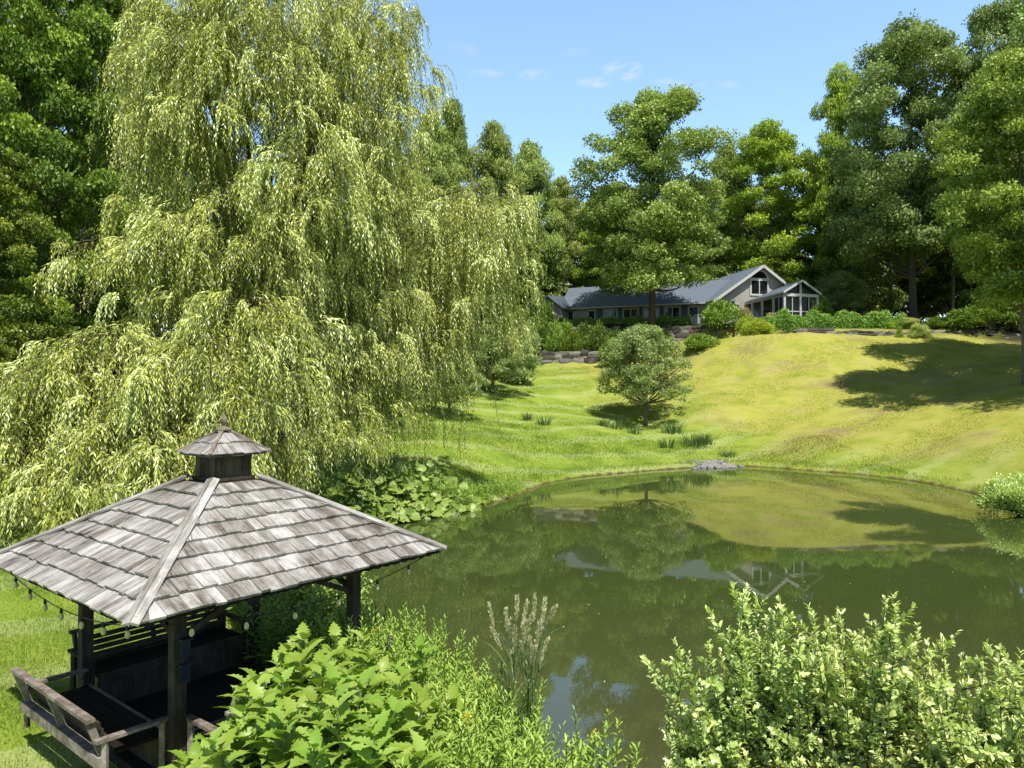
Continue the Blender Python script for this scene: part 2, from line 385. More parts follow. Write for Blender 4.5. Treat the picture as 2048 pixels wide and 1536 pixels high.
def pond_sd(x,y):
    """signed distance: >0 outside"""
    x=np.atleast_1d(x).astype(float); y=np.atleast_1d(y).astype(float)
    out=np.empty(x.shape); A=PS; B=np.roll(PS,-1,0); d=B-A; dd=(d**2).sum(1)
    for s in range(0,len(x),20000):
        p=np.stack([x[s:s+20000],y[s:s+20000]],1)
        w=p[:,None]-A[None]; t=np.clip((w*d).sum(2)/dd,0,1); r=w-t[...,None]*d
        dist=np.sqrt((r**2).sum(2)).min(1)
        c=((A[None,:,1]>p[:,None,1])!=(B[None,:,1]>p[:,None,1]))&(p[:,None,0]<d[None,:,0]*(p[:,None,1]-A[None,:,1])/(d[None,:,1]+1e-12)+A[None,:,0])
        ins=(c.sum(1)%2)==1; out[s:s+20000]=np.where(ins,-dist,dist)
    return out
CP=[]
def cp(px,py,Y): q=pt(px,py,Y); CP.append((q[0],q[1],q[2]))
for a in [(1500,668,72.6),(1650,668,72.6),(1800,670,72.6),(1950,690,68),(2048,700,66),(2040,770,50),(1750,850,50),(1750,765,60),(1750,700,68),
          (1900,850,46),(1950,780,55),(1500,850,55),(1500,772,64),(1480,700,71),(1290,852,58),(1290,785,66),(1250,737,76),(1100,733,78),(1100,800,62),(1080,870,48),
          (985,790,60),(900,835,48),(940,880,40),(940,935,34),(1400,860,54),(1400,800,60),(1400,735,70),(1180,850,52),(1200,770,68),(1000,740,78),
          (2300,800,40),(2300,720,55)]: cp(*a)
CP+= [(x,y,z) for x,y,z in [(-8.5,24,.8),(-4,10,.28),(-9,10,.4),(-4,4,.4),(0,3,.4),(4,2,.5),(9,3,.6),(20,8,.8),(26,20,1.0),(28,32,1.6),(-9,16,.5),(-14,30,1.6),(-8,38,2.2),(-20,20,1.3),(-20,45,4),(-10,60,6),(-22,75,8.5),
     (-30,100,12),(0,100,12.6),(-40,30,3),(-40,0,1),(40,0,1.5),(60,30,4),(50,60,9),(60,100,14),(30,110,15),(30,84,13.0),(38,80,12.8),(46,76,12.0),(60,150,20),(0,150,17),(-50,150,18),(-10,84,9.5),(-2,76,7.5)]]
CP=np.array(CP)
def _phi(r): return r
_n=len(CP); _A=np.zeros((_n+3,_n+3)); _d=np.sqrt(((CP[:,None,:2]-CP[None,:,:2])**2).sum(2)); _A[:_n,:_n]=np.where(_d>0,_d**2*np.log(_d+1e-9),0)+np.eye(_n)*2.0
_A[:_n,_n]=1; _A[:_n,_n+1:]=CP[:,:2]; _A[_n,:_n]=1; _A[_n+1:,:_n]=CP[:,:2].T
_W=np.linalg.solve(_A,np.append(CP[:,2],[0,0,0]))
def base_h(x,y):
    out=np.empty(x.shape)
    for s in range(0,len(x),20000):
        xx=np.clip(x[s:s+20000],-70,80); yy=np.clip(y[s:s+20000],-10,150)
        d=np.sqrt((xx[:,None]-CP[None,:,0])**2+(yy[:,None]-CP[None,:,1])**2)
        out[s:s+20000]=(np.where(d>0,d**2*np.log(d+1e-9),0)@_W[:_n])+_W[_n]+xx*_W[_n+1]+yy*_W[_n+2]
    return out
L2=np.array([(1.0,86.5),(12,84.2),(20,82),(26.4,79.6),(28.5,74.5)]); 
L1=np.array([(2.6,80.6),(8,79.4),(13.2,78.6)])
def sstep(t): t=np.clip(t,0,1); return t*t*(3-2*t)
def H(x,y):
    sc=np.isscalar(x); x=np.atleast_1d(np.asarray(x,float)); y=np.atleast_1d(np.asarray(y,float))
    h=base_h(x,y)
    # terraces behind the two dry stone walls
    y1=np.interp(x,L1[:,0],L1[:,1]); in1=(x>L1[0,0]-3)&(x<L1[-1,0]+1)
    f=sstep((y-y1-.15)/.5)*np.where(in1,1,0); h=np.where(in1&(y<y1),np.minimum(h,8.6),h); h=h*(1-f)+np.maximum(h,9.45)*f
    y2=np.interp(x,L2[:,0],L2[:,1]); in2=(x>-6)&(x<28.5)
    lo=np.interp(x,[2,14,20,26],[9.9,10.0,10.3,10.9]); h=np.where(in2&(y<=y2),np.minimum(h,np.maximum(lo,0)),h)
    tz=np.interp(x,[25,28.5],[12.5,11.5]); f=sstep((y-y2-.15)/.5)*np.where(in2,1,0); h=h*(1-f)+(tz+np.clip((y-y2)*.12,0,.9))*f
    ye=np.interp(x,[28.4,33,41,46,50],[74.2,72.6,72.8,72,70]); ine=(x>=28.5)&(x<52); f=sstep((y-ye)/.6)*np.where(ine,1,0)*sstep((52-x)/4)
    h=np.where(ine&(y<=ye)&(y>66),np.minimum(h,11.0),h); h=h*(1-f)+(11.3+np.clip((y-ye)*.14,0,1.9))*f
    f=sstep((y-83)/6)*sstep((x-22)/6)*sstep((62-x)/12); h=h*(1-f)+13.3*f*sstep((110-y)/15)+h*f*(1-sstep((110-y)/15))
    # house pad
    f=sstep((y-85)/3)*sstep((x+2)/5)*sstep((46-x)/5)*sstep((112-y)/5); h=h*(1-f)+13.35*f
    d=pond_sd(x,y)
    bank=.04+.16*sstep(d/.35)+.05*np.clip(d,0,6)
    g=sstep(d/7.0); ho=bank*(1-g)+np.maximum(h,.2)*g
    gd=np.maximum(abs(x+3.92),abs(y-9.66)); f=1-sstep((gd-2.2)/1.5); ho=ho*(1-f)+np.minimum(ho,.17)*f
    hi=-.02-np.minimum(-d,3)*.35
    h=np.where(d>0,ho,hi)
    far=np.sqrt(x**2+(y-60)**2); h=np.where(far>160,h+np.clip((far-160)*.04,0,30),h)
    return float(h[0]) if sc else h
def axis(segs):
    out=[segs[0][0]]
    for a,b,st in segs:
        n=max(1,int(round((b-a)/st))); out+=list(np.linspace(a,b,n+1)[1:])
    return np.array(out)
gx=axis([(-1500,-200,260),(-200,-60,20),(-60,-14,2),(-14,26,.32),(26,60,1.2),(60,200,12),(200,1500,260)])
gy=axis([(-600,-30,190),(-30,2,3),(2,50,.32),(50,92,.6),(92,130,2),(130,240,12),(240,2400,360)])
GX,GY=np.meshgrid(gx,gy); hx=H(GX.ravel(),GY.ravel())
micro=np.sin(GX.ravel()*1.3+GY.ravel()*.7)*.02+np.sin(GX.ravel()*.5-GY.ravel()*.9)*.04
sd=pond_sd(GX.ravel(),GY.ravel()); hx=hx+np.where(sd>1,micro,0)
V=np.stack([GX.ravel(),GY.ravel(),hx],1); nx,ny=len(gx),len(gy)
ii=(np.arange(ny-1)[:,None]*nx+np.arange(nx-1)[None]).ravel()
me=bpy.data.meshes.new('ground'); me.vertices.add(len(V)); me.vertices.foreach_set('co',V.ravel().astype('f'))
Q=np.stack([ii,ii+1,ii+1+nx,ii+nx],1).ravel(); me.loops.add(len(Q)); me.loops.foreach_set('vertex_index',Q.astype('i'))
me.polygons.add(len(ii)); me.polygons.foreach_set('loop_start',(np.arange(len(ii))*4).astype('i')); me.polygons.foreach_set('loop_total',np.full(len(ii),4,'i'))
me.polygons.foreach_set('use_smooth',np.ones(len(ii),bool))
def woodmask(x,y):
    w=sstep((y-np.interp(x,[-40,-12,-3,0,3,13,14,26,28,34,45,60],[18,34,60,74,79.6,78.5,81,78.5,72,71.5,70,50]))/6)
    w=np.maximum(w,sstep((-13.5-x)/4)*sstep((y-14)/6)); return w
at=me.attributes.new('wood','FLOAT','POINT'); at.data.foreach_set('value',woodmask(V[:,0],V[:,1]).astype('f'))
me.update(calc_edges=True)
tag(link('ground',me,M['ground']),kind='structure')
# water sheet
mb=MB(); ring=PS+ norm(PS-PS.mean(0))*.5; mb.add([(p[0],p[1],0) for p in ring],[tuple(range(len(ring)))])
tag(mb.build('pond_water',M['water']),kind='structure')

# ------------------------------------------------------------------ trees
def bez(p0,p1,p2,n=7):
    t=np.linspace(0,1,n)[:,None]; return (1-t)**2*p0+2*t*(1-t)*p1+t*t*p2
def make_tree(name, seed, h, r, cb, shape, nclump, nleaf, lsize, mat, barkm, tr=.35, clump=(1.0,1.9), flat=.6, limbs=26, lean=(0,0), open_=.0, multi=1, parts=True, gap=.35):
    """crown made of many leaf clumps on limbs. shape: list of (t, rel radius) over the crown height"""
    r_=np.random.default_rng(seed); root=empty(name)
    ts=np.array([a for a,b in shape]); rs=np.array([b for a,b in shape])
    ph=r_.uniform(0,2*PI,3); lob=r_.uniform(.12,.28,3)
    C=[]; tries=0
    while len(C)<nclump and tries<nclump*60:
        tries+=1
        t=r_.uniform(0,1)**.9; a=r_.uniform(0,2*PI); R=np.interp(t,ts,rs)*r*(1+lob[0]*math.sin(2*a+ph[0]+t*3)+lob[1]*math.sin(3*a+ph[1]-t*5))
        rho=R*(r_.uniform(.35,1)**.55 if r_.random()>.25 else r_.uniform(0,.6))
        p=np.array([rho*math.cos(a)+lean[0]*t*h,rho*math.sin(a)+lean[1]*t*h,h*(cb+(1-cb)*t)-rho*.12])
        if C and gap>0 and min(np.sum((np.array(C[-60:])-p)**2*np.array([1,1,1.8]),1))<(gap*clump[1])**2: continue
        C.append(p)
    C=np.array(C); cr=r_.uniform(clump[0],clump[1],len(C))
    per=r_.multinomial(nleaf,cr**2/np.sum(cr**2))
    idx=np.repeat(np.arange(len(C)),per); n=len(idx)
    d=rnd_dirs(n,r_); d[:,2]=np.abs(d[:,2])*np.where(r_.random(n)<.28,-.6,1)
    rad=r_.uniform(.45,1.08,n)**.6
    # spiky, uneven clump outline
    sp=1+.35*np.sin(5*np.arctan2(d[:,1],d[:,0])+idx*1.7)*np.sin(4*d[:,2]+idx)
    P=C[idx]+d*rad[:,None]*(cr[idx]*sp)[:,None]*np.array([1,1,flat])
    N=norm(d*.55+np.array([0,0,.5])+rnd_dirs(n,r_)*1.0)
    D=norm(d*.6+rnd_dirs(n,r_)*.9-np.array([0,0,.25]))
    L=lsize*r_.uniform(.6,1.3,n); W=L*r_.uniform(.45,.75,n)
    cv=r_.uniform(-.22,.22,len(C)); at=np.clip(.45+cv[idx]+.25*d[:,2]+r_.normal(0,.16,n),0,1)  # leaf value carries painted shade: lower leaves of each clump are darker
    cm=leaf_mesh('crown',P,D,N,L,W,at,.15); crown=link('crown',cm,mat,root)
    mb=MB(); hub=np.array([lean[0]*.4*h,lean[1]*.4*h,h*(cb+(1-cb)*.45)])
    tops=[np.array([lean[0]*h*.9+r_.uniform(-.15,.15)*r*(i>0)*3,lean[1]*h*.9+r_.uniform(-.15,.15)*r,h*.93]) for i in range(multi)]
    for i,tp in enumerate(tops):
        p0=np.array([0,0,-.5])+ (np.array([r_.uniform(-.2,.2)*(multi>1),0,0]) if multi>1 else 0)
        mid=np.array([tp[0]*.25+r_.uniform(-.02,.02)*h,tp[1]*.25+r_.uniform(-.02,.02)*h,h*.5])
        path=bez(p0,mid,tp,12); rr=tr*np.linspace(1,.12,12)**.9; rr[0]*=1.35; mb.tube(path,rr*(1 if i==0 else .75),8)
        for k in r_.choice(len(C),min(limbs//multi,len(C)),replace=False):
            c=C[k]; zs=np.clip(c[2]-np.hypot(c[0],c[1])*r_.uniform(.5,.9),h*cb*.75,h*.85); j=np.argmin(abs(path[:,2]-zs)); s=path[j]
            m_=s*.45+c*.55+np.array([0,0,-.06*h*r_.uniform(0,1)]); r0=max(.03,rr[j]*.5)
            q=bez(s,m_,c,6); mb.tube(q,np.linspace(r0,.02,6),5)
            for _ in range(2):
                e=C[np.argsort(np.sum((C-c)**2,1))[r_.integers(1,5)]]; mb.tube(bez(q[3],(q[3]+e)/2+[0,0,-.2],e,4),np.linspace(r0*.4,.012,4),4)
    mb.build('trunk',barkm,root,True)
    return root
ROUND=[(0,.6),(.2,.95),(.45,1),(.7,.8),(.9,.45),(1,.2)]
TALL=[(0,.6),(.25,.85),(.5,1),(.75,.85),(.92,.6),(1,.35)]
NARROW=[(0,.75),(.3,1),(.6,.9),(.85,.6),(1,.25)]
LOWWIDE=[(0,.85),(.15,1),(.4,.95),(.65,.7),(.85,.42),(1,.12)]
PROTO={}
def place(kind, px, Y, top, halfw, label, cat='tree', group=None, rz=None, z=None, name=None, hold={}):
    """copy of a prototype, at a ground point, scaled to a real height and crown width"""
    x=px2x(px,Y); zg=H(x,Y) if z is None else z; h=pz(top,Y)-zg; w=halfw*Y/F
    p,ph,pr=PROTO[kind]
    if kind not in hold: hold[kind]=1; o=p
    else: o=copy_tree(p); 
    o.location=(x,Y,zg-.1); s=w/pr; o.scale=(s,s,h/ph); o.rotation_euler=(0,0,RNG.uniform(0,6.28) if rz is None else rz)
    tag(o,label,cat); 
    if name: o.name=name
    return o
PROTO['oak']=(make_tree('oak_tree',11,27,8.2,.17,TALL,230,120000,.30,M['oak'],M['bark'],.42,(.8,1.9),.7,40),27,8.6)
PROTO['ash']=(make_tree('tall_tree',12,32,9.5,.26,TALL,270,130000,.32,M['oak_blue'],M['bark'],.48,(.9,2.1),.72,40),32,10)
PROTO['maple']=(make_tree('maple_tree',13,24,7,.2,ROUND,150,80000,.30,M['maple'],M['bark_grey'],.3,(.9,1.8),.5,24),24,7.3)
PROTO['dark']=(make_tree('woodland_tree',14,24,6,.12,NARROW,170,80000,.31,M['dark'],M['bark'],.3,(1.0,1.9),.65,20),24,6.2)
PROTO['dark2']=(make_tree('broad_tree',15,22,7.5,.15,ROUND,160,80000,.31,M['oak'],M['bark'],.3,(1.0,2.0),.6,20),22,7.8)
PROTO['small']=(make_tree('orchard_tree',16,8,4.1,.30,ROUND,190,44000,.15,M['small'],M['bark'],.17,(.35,.8),.7,46,multi=2,gap=.3),8,4.3)
PROTO['left']=(make_tree('forest_maple',17,24,7,.05,TALL,260,150000,.25,M['left'],M['bark'],.4,(.7,1.5),.5,40),24,7.4)

PROTO['slim']=(make_tree('slender_tree',18,15,4.2,.27,TALL,190,80000,.17,M['maple2'],M['bark_grey'],.14,(.45,1.0),.6,40,gap=.3),15,4.4)
# back of the wood: one far-off mass
def far_wood():
    r_=np.random.default_rng(5); P=[];D=[];N=[];A=[]
    trees=[]
    for x in np.arange(-46,84,5.0):
        for row,(y0,ht) in enumerate(((112,17),(122,22))):
            xx=x+r_.uniform(-2,2); yy=y0+r_.uniform(-3,3)
            trees.append((xx,yy,ht*r_.uniform(.85,1.15),r_.uniform(3.5,5)))
    for (xx,yy,ht,R) in trees:
        px=1024+F*xx/yy
        topmax=pz(np.interp(px,[300,900,1130,1160,1440,1620,1800,2100],[300,330,420,440,400,330,260,200]),yy)
        zg=H(xx,yy); ht=min(ht,topmax-zg)
        nc=50; t=r_.uniform(0,1,nc); a=r_.uniform(0,2*PI,nc); rr=R*np.interp(t,[0,.4,.8,1],[.9,1,.6,.2])*r_.uniform(.5,1,nc)
        C=np.stack([xx+rr*np.cos(a),yy+rr*np.sin(a),zg+ht*(.05+.95*t)],1); cr=r_.uniform(1,1.8,nc); n=5200; k=r_.integers(0,nc,n)
        d=rnd_dirs(n,r_); d[:,2]=np.abs(d[:,2])*np.where(r_.random(n)<.25,-1,1)
        P.append(C[k]+d*cr[k][:,None]*np.array([1,1,.65])*r_.uniform(.5,1,n)[:,None]); N.append(norm(d*.5+[0,0,.5]+rnd_dirs(n,r_)*.7)); D.append(rnd_dirs(n,r_)); A.append(np.clip(.4+r_.uniform(-.2,.2)+.25*d[:,2]+r_.normal(0,.15,n),0,1))  # undersides of the clumps darkened, shade put into the leaf value
    P=np.concatenate(P);D=np.concatenate(D);N=np.concatenate(N);A=np.concatenate(A);L=.55*r_.uniform(.6,1.3,len(P))
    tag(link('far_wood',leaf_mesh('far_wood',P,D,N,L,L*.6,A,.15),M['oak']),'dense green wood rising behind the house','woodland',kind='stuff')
far_wood()

T=place
T('oak',1305,84,190,148,'tall oak with open crown standing in front of the long metal roof',rz=.6)
T('maple',1540,106,250,105,'bright yellow-green maple behind the gabled end of the house',rz=1)
T('ash',1828,80,66,165,'huge grey-green tree with bare lower trunk right of the porch',rz=2.2)
T('maple',1690,100,140,70,'yellow-green tree top against the sky left of the huge grey-green tree',rz=3)
T('ash',2030,74,0,130,'tallest tree at the right edge reaching the top of the photo',rz=4)
T('maple',1955,92,190,90,'lighter tree filling the gap between the two tallest trees on the right',rz=2)
T('dark',1720,96,300,80,'dark tree in the shade directly behind the screened porch',rz=1)
T('dark2',1780,104,330,100,'shaded broad tree deep in the wood behind the bare trunk',rz=5)
T('dark',1900,98,360,95,'dark tree in deep shade right of the bare trunk',rz=.3)
T('dark2',2010,90,300,110,'shaded broad tree behind the garden at the right edge',rz=2.6)
T('dark',1640,108,330,70,'dark tree between the maple and the huge grey-green tree',rz=2.6)
T('dark2',1455,112,300,70,'rounded tree behind the gable roof left of the bright maple',rz=3.6)
T('dark2',1385,108,400,80,'leafy tree just behind the long metal roof',rz=1.6)
T('maple',1195,106,395,70,'pale green tree behind the left part of the metal roof',rz=5)
T('dark2',1235,114,370,70,'mid-green tree behind the oak on the left side of its crown',rz=.2)
T('dark',905,98,205,45,'narrow tree with a pointed top rising highest left of the oak',rz=2)
T('dark2',860,92,235,75,'dark broad tree half hidden by the top right of the willow',rz=4)
T('dark2',985,96,252,72,'dark tree with a pointed top, second spire left of the oak',rz=5)
T('dark2',1060,104,292,75,'broad dark tree standing left of the house end',rz=1)
T('dark2',1122,108,362,62,'dark slender tree closest to the left end of the metal roof',rz=3.3)
T('dark',1035,84,400,60,'lower dark tree in front of the broad dark tree beside the willow',rz=.9)
T('dark2',960,84,420,75,'shaded tree behind the right edge of the willow',rz=2.9)
T('dark2',780,80,300,100,'dark tree seen through the thin willow strands',rz=2.4)
T('dark2',620,75,330,110,'dark tree behind the middle of the willow',rz=1.4)
T('dark',460,66,330,110,'dark tree behind the left half of the willow',rz=4.4)
T('left',60,33,-160,210,'large forest maple filling the top left corner',rz=1.1)
T('left',215,46,-60,170,'forest maple close behind the left side of the willow',rz=3.1)
T('left',-70,24,250,170,'leafy forest tree at the left edge beside the willow',rz=5.1)
T('left',250,58,150,150,'forest maple seen between willow and left edge, furthest back',rz=2.1)
T('left',-120,44,-200,260,'forest maple cut by the left edge of the photo',rz=2.7)
o=T('slim',2050,50,120,165,'tall tree with slim grey trunk standing on the slope at the right edge',rz=1.9)
T('dark2',2400,43,-150,230,'broad tree outside the right edge casting shade across the slope',rz=2)
o=T('ash',2270,53,-60,240,'taller light green tree whose crown enters at the right edge of the lawn',rz=.9)
T('small',1290,58,655,98,'small round orchard tree on the lawn above the pond',rz=.4)
T('small',985,60,655,88,'spreading orchard tree left of the stone wall beside the willow',rz=2.4)
T('small',900,48,700,75,'little orchard tree with thin trunk half behind the hanging willow',rz=4.4)

# ------------------------------------------------------------------ willow
def willow():
    r_=np.random.default_rng(3); TX,TY=px2x(520,27),27.0; z0=H(TX,TY)
    root=empty('weeping_willow',(0,0,0),0,'huge weeping willow behind the shingled gazebo','tree')
    # domes: px centre, py top, half width px, depth, half depth m, drop m
    domes=[(550,-60,260,25.5,4.5,4.5),(350,10,85,24.5,2.5,5),(745,-10,125,25.5,3,4.6),(370,215,105,23.5,2.5,4.8),(470,0,190,23,2.6,4),
           (630,235,130,22.8,2.2,3.4),(470,330,170,22.5,2.4,3.6),(340,400,90,22.3,2,3.2),(760,200,90,24.5,2,4.5),
           (960,345,105,29,2.4,3.5),(850,430,125,29,2.3,4.3),(955,480,85,30,1.8,3.7),(650,520,175,26.5,2.5,3.8),(800,560,150,29,2.3,4.3),
           (500,560,160,20.5,2,3.0),(165,458,42,23.0,.6,1.3),(250,625,165,20.0,2.2,2.6),(110,690,150,19.0,2.0,2.8),(400,640,160,19.6,2,3),
           (590,700,175,24.5,2.4,3.7),(760,720,110,30,1.8,3.7),(60,850,110,18.6,1.5,2.4),(250,820,170,18.2,1.8,2.6),(420,860,120,18.4,1.6,2.2),(870,620,70,31,1.5,4.6),(560,830,90,21.5,1.5,2.0),(560,150,220,27.5,2.5,4.5),(600,400,230,26.5,2.5,5)]
    areas=np.array([d[2]*d[4]*d[3]/F for d in domes]); nst=np.round(areas/areas.sum()*6500).astype(int)
    P=[];D=[];N=[];A=[];LL=[];mb=MB();tw=[]
    base=np.array([TX,TY,z0])
    # trunk and main limbs
    mb.tube([base+[0,0,-.5],base+[.1,0,1.5],base+[.0,.2,3.2],base+[.3,.1,6]],[.75,.55,.48,.36],10)
    for q,(cx,ty,hw,Y,hd,drop) in enumerate(domes):
        c=pt(cx,ty,Y); c[2]-=.5; s=base+[0,0,2.5+(c[2]-z0)*r_.uniform(.05,.3)]; m_=s*.5+c*.5+np.array([0,0,min(1.5,(c[2]-s[2])*.25)]); m_[:2]=s[:2]*.7+c[:2]*.3
        lp=bez(s,m_,c,9); mb.tube(lp,np.linspace(.15,.03,9),6)
        top=c; n=nst[q]; hwm=hw*Y/F
        # boughs radiate from the limb end; strands hang from them in curtains
        nb=max(12,n//22); ba=r_.uniform(0,2*PI,nb); bl=r_.uniform(.45,1.0,nb)
        # bushy sprays: bundles of short arching twigs all over the outside
        bx=pt(cx,ty,Y)[0]; nbun=int(areas[q]/areas.sum()*1650)
        for b in range(nbun):
            fa=r_.uniform(0,2*PI); fa=fa if math.sin(fa)<.3 or r_.random()<.4 else -fa; fr=r_.uniform(.15,1.05)**.6; vz=r_.uniform(0,1)**1.3*drop*.85
            o_=np.array([top[0]+hwm*fr*math.cos(fa),top[1]+hd*fr*math.sin(fa),top[2]-.42*hwm*fr**2-vz+.3*math.sin(fa*3+q)])
            az=fa+r_.normal(0,.5); vb=r_.uniform(-.32,.28); sc_=r_.uniform(.6,1.5)
            for i in range(r_.integers(9,17)):
                Ls=r_.uniform(.45,1.45)*sc_; a2=az+r_.normal(0,.55); e0=r_.uniform(-.1,.75); k=max(5,int(Ls/.055)); u=(np.arange(k)+r_.uniform(0,1))/k
                hor=Ls*.5*(1-np.exp(-2.2*u))/.89*math.cos(e0); ver=Ls*(math.sin(e0)*.55*u-.95*u**1.9)
                q0=o_+r_.normal(0,.09,3)+np.stack([np.cos(a2)*hor,np.sin(a2)*hor,ver],1); px_=1024+F*o_[0]/o_[1]
                zfl=(2.4+.5*math.sin(o_[0]*4) if px_<800 else 3.9+.9*math.sin(o_[0]*3)) if px_>615 else .5
                if q0[-1,2]<zfl: continue
                tng=norm(np.gradient(q0,axis=0)); a=np.arange(k)*2.4+r_.uniform(0,6); sd_=np.stack([np.cos(a),np.sin(a),0*a],1)
                P.append(q0); D.append(norm(tng*.8+sd_*.5+np.array([0,0,-.25])+r_.normal(0,.14,(k,3)))); N.append(norm(sd_*.7+np.array([0,-.3,.5])+r_.normal(0,.65,(k,3))))
                A.append(np.clip(.58+vb+r_.normal(0,.15,k)+.1*(1-u),0,1)); LL.append(r_.uniform(.13,.22,k)*(.75+.25*(1-u)))
                if i%5==0: tw.append(q0[::max(1,k//5)])
        for b in range(nb):
            e=np.array([math.cos(ba[b])*hwm*bl[b],math.sin(ba[b])*hd*bl[b],0]); rise=r_.uniform(.0,.5)
            p2=top+e+np.array([0,0,-1.5*bl[b]**2*hwm*.42-.1]); p1=top+e*.5+np.array([0,0,rise])
            bp=bez(top+[0,0,-.3],p1,p2,6); mb.tube(bp,np.linspace(.018,.006,6),4)
            ns=max(3,n//nb)
            t=r_.uniform(.15,1,ns)**.8; t=t[:,None]
            st=(1-t)**2*(top)+2*t*(1-t)*p1+t*t*p2+r_.normal(0,.10,(ns,3))
            nf=int(ns*.45)
            if nf:
                fa=r_.uniform(0,2*PI,nf); fr=r_.uniform(0,1,nf)**.5; st[:nf]=np.stack([top[0]+hwm*fr*np.cos(fa),top[1]+hd*fr*np.sin(fa),top[2]-.45*hwm*fr**2-drop*r_.uniform(0,.9,nf)+.25*np.sin(fa*5+q)],1)
            ln=drop*r_.uniform(.25,1.0,ns)*(.65+.45*t[:,0])
            out=norm(e+1e-6)*.8+np.zeros((ns,3)); out[:,:2]+=r_.normal(0,.35,(ns,2)); out[:,2]=r_.uniform(.0,.4,ns)
            for i in range(ns):
                gz=(2.0+.5*math.sin(st[i,0]*4)) if 1024+F*st[i,0]/st[i,1]>615 else .4
                if st[i,2]<gz+.3: continue
                Ls=min(ln[i],max(.3,st[i,2]-gz)); k=max(4,int(Ls/.062)); u=(np.arange(k)+r_.uniform(0,1))/k
                sw=.42*Ls**.5
                q0=st[i]+out[i]*(sw*(1-np.exp(-3*u)))[:,None]; q0[:,2]-= Ls*(u**1.25)
                q0[:,0]+=.08*np.sin(u*6+i); q0[:,0]+=r_.normal(0,.10)*u*Ls; 
                tng=np.gradient(q0,axis=0); tng=norm(tng)
                a=np.arange(k)*2.4+r_.uniform(0,6); sd_=np.stack([np.cos(a),np.sin(a),0*a],1)
                P.append(q0); D.append(norm(tng*.85+sd_*.55+r_.normal(0,.12,(k,3)))); N.append(norm(sd_*.8+np.array([0,-.35,.45])+r_.normal(0,.35,(k,3))))
                A.append(np.clip(.30+r_.uniform(-.2,.2)+r_.normal(0,.15,k),0,1)); LL.append(r_.uniform(.11,.21,k)*(.75+.25*(1-u)))
                if i%6==0: tw.append(q0[::max(1,k//5)])
    for t_ in tw:
        if len(t_)>2: mb.tube(t_,.006,3,cap=False)
    P=np.concatenate(P);D=np.concatenate(D);N=np.concatenate(N);A=np.concatenate(A);L=np.concatenate(LL)
    print('willow leaves',len(P))
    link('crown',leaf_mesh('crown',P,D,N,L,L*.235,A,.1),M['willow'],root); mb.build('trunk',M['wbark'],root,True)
willow()

# ------------------------------------------------------------------ gazebo
G0=np.array([-3.917,9.656]); GT=.902; E1=np.array([math.cos(GT),math.sin(GT)]); E2=np.array([-math.sin(GT),math.cos(GT)])
ZE=CAMZ-2.174; AE=2.12; ZA=ZE+1.231; FL=.36
def g(i,j,z): p=G0+E1*i+E2*j; return np.array([p[0],p[1],z])
gaz=empty('gazebo',(0,0,0),0,'square timber gazebo with weathered shingle roof and small cupola by the pond','gazebo')
def shingle_roof(name, parent, apex, half, ze, za, t0, courses, wmean, seed, thick=.032):
    """t0: where the roof starts (0 apex .. 1 eave). builds four faces of overlapping shingles"""
    r_=np.random.default_rng(seed); V=[];Fc=[];GU=[];GV=[];AT=[]
    for side in range(4):
        # outward direction and lateral direction
        o,l=[((-1,0),(0,1)),((0,-1),(1,0)),((1,0),(0,1)),((0,1),(1,0))][side]
        ou=E1*o[0]+E2*o[1]; la=E1*l[0]+E2*l[1]
        O=np.array([ou[0],ou[1],0.]); Lt=np.array([la[0],la[1],0.]); rise=za-ze
        sl=np.array([ou[0]*half,ou[1]*half,-rise]); SL=np.linalg.norm(sl); sl/=SL; nr=np.cross(Lt,sl); nr=nr if nr[2]>0 else -nr
        A=np.array([G0[0],G0[1],za])
        ed=np.linspace(t0,1.0,courses+1)
        for c in range(courses):
            ta=max(t0,ed[c]-.25*(ed[1]-ed[0])); tb=ed[c+1]
            x=-half*tb-.02; 
            while x<half*tb:
                w=wmean*r_.uniform(.65,1.4); x2=min(x+w,half*tb+.02)
                if x2-x<.02: break
                jb=r_.uniform(-.012,.014)+.0; th=thick*r_.uniform(.75,1.3); lift=r_.uniform(.0,.006); tw_=r_.uniform(-.003,.003)
                gp=.0025
                q=[]
                for (xx,tt,hh) in ((x+gp,ta,.0),(x2-gp,ta,.0),(x2-gp,tb,th*1.25+lift+tw_),(x+gp,tb,th*1.25+lift-tw_)):
                    dn=tt*SL+(jb if tt==tb else 0)
                    lim=half*dn/SL; xc=np.clip(xx,-lim,lim)
                    q.append((A+sl*dn+Lt*xc+nr*(hh+.004),xc,dn))
                top=[a for a,_,_ in q]; bot=[a-nr*th for a in top]
                b=len(V); V+=top+bot; fs=[(0,1,2,3),(3,2,6,7),(0,3,7,4),(1,5,6,2),(4,7,6,5)]
                Fc+=[tuple(i+b for i in f) for f in fs]; v=r_.random()
                GU+=[a for _,a,_ in q]*2; GV+=[a for _,_,a in q]*2; AT+=[v]*8
                x=x2
    me=bpy.data.meshes.new(name); me.from_pydata([tuple(p) for p in V],[],Fc)
    for nm,dt in(('v',AT),('gu',GU),('gv',GV)): me.attributes.new(nm,'FLOAT','POINT').data.foreach_set('value',np.array(dt,'f'))
    import bmesh
    bm=bmesh.new(); bm.from_mesh(me); bmesh.ops.recalc_face_normals(bm,faces=bm.faces); bm.to_mesh(me); bm.free()
    return link(name,me,M['shingle'],parent)
roof=shingle_roof('roof',gaz,None,AE,ZE,ZA,.17,8,.135,21)
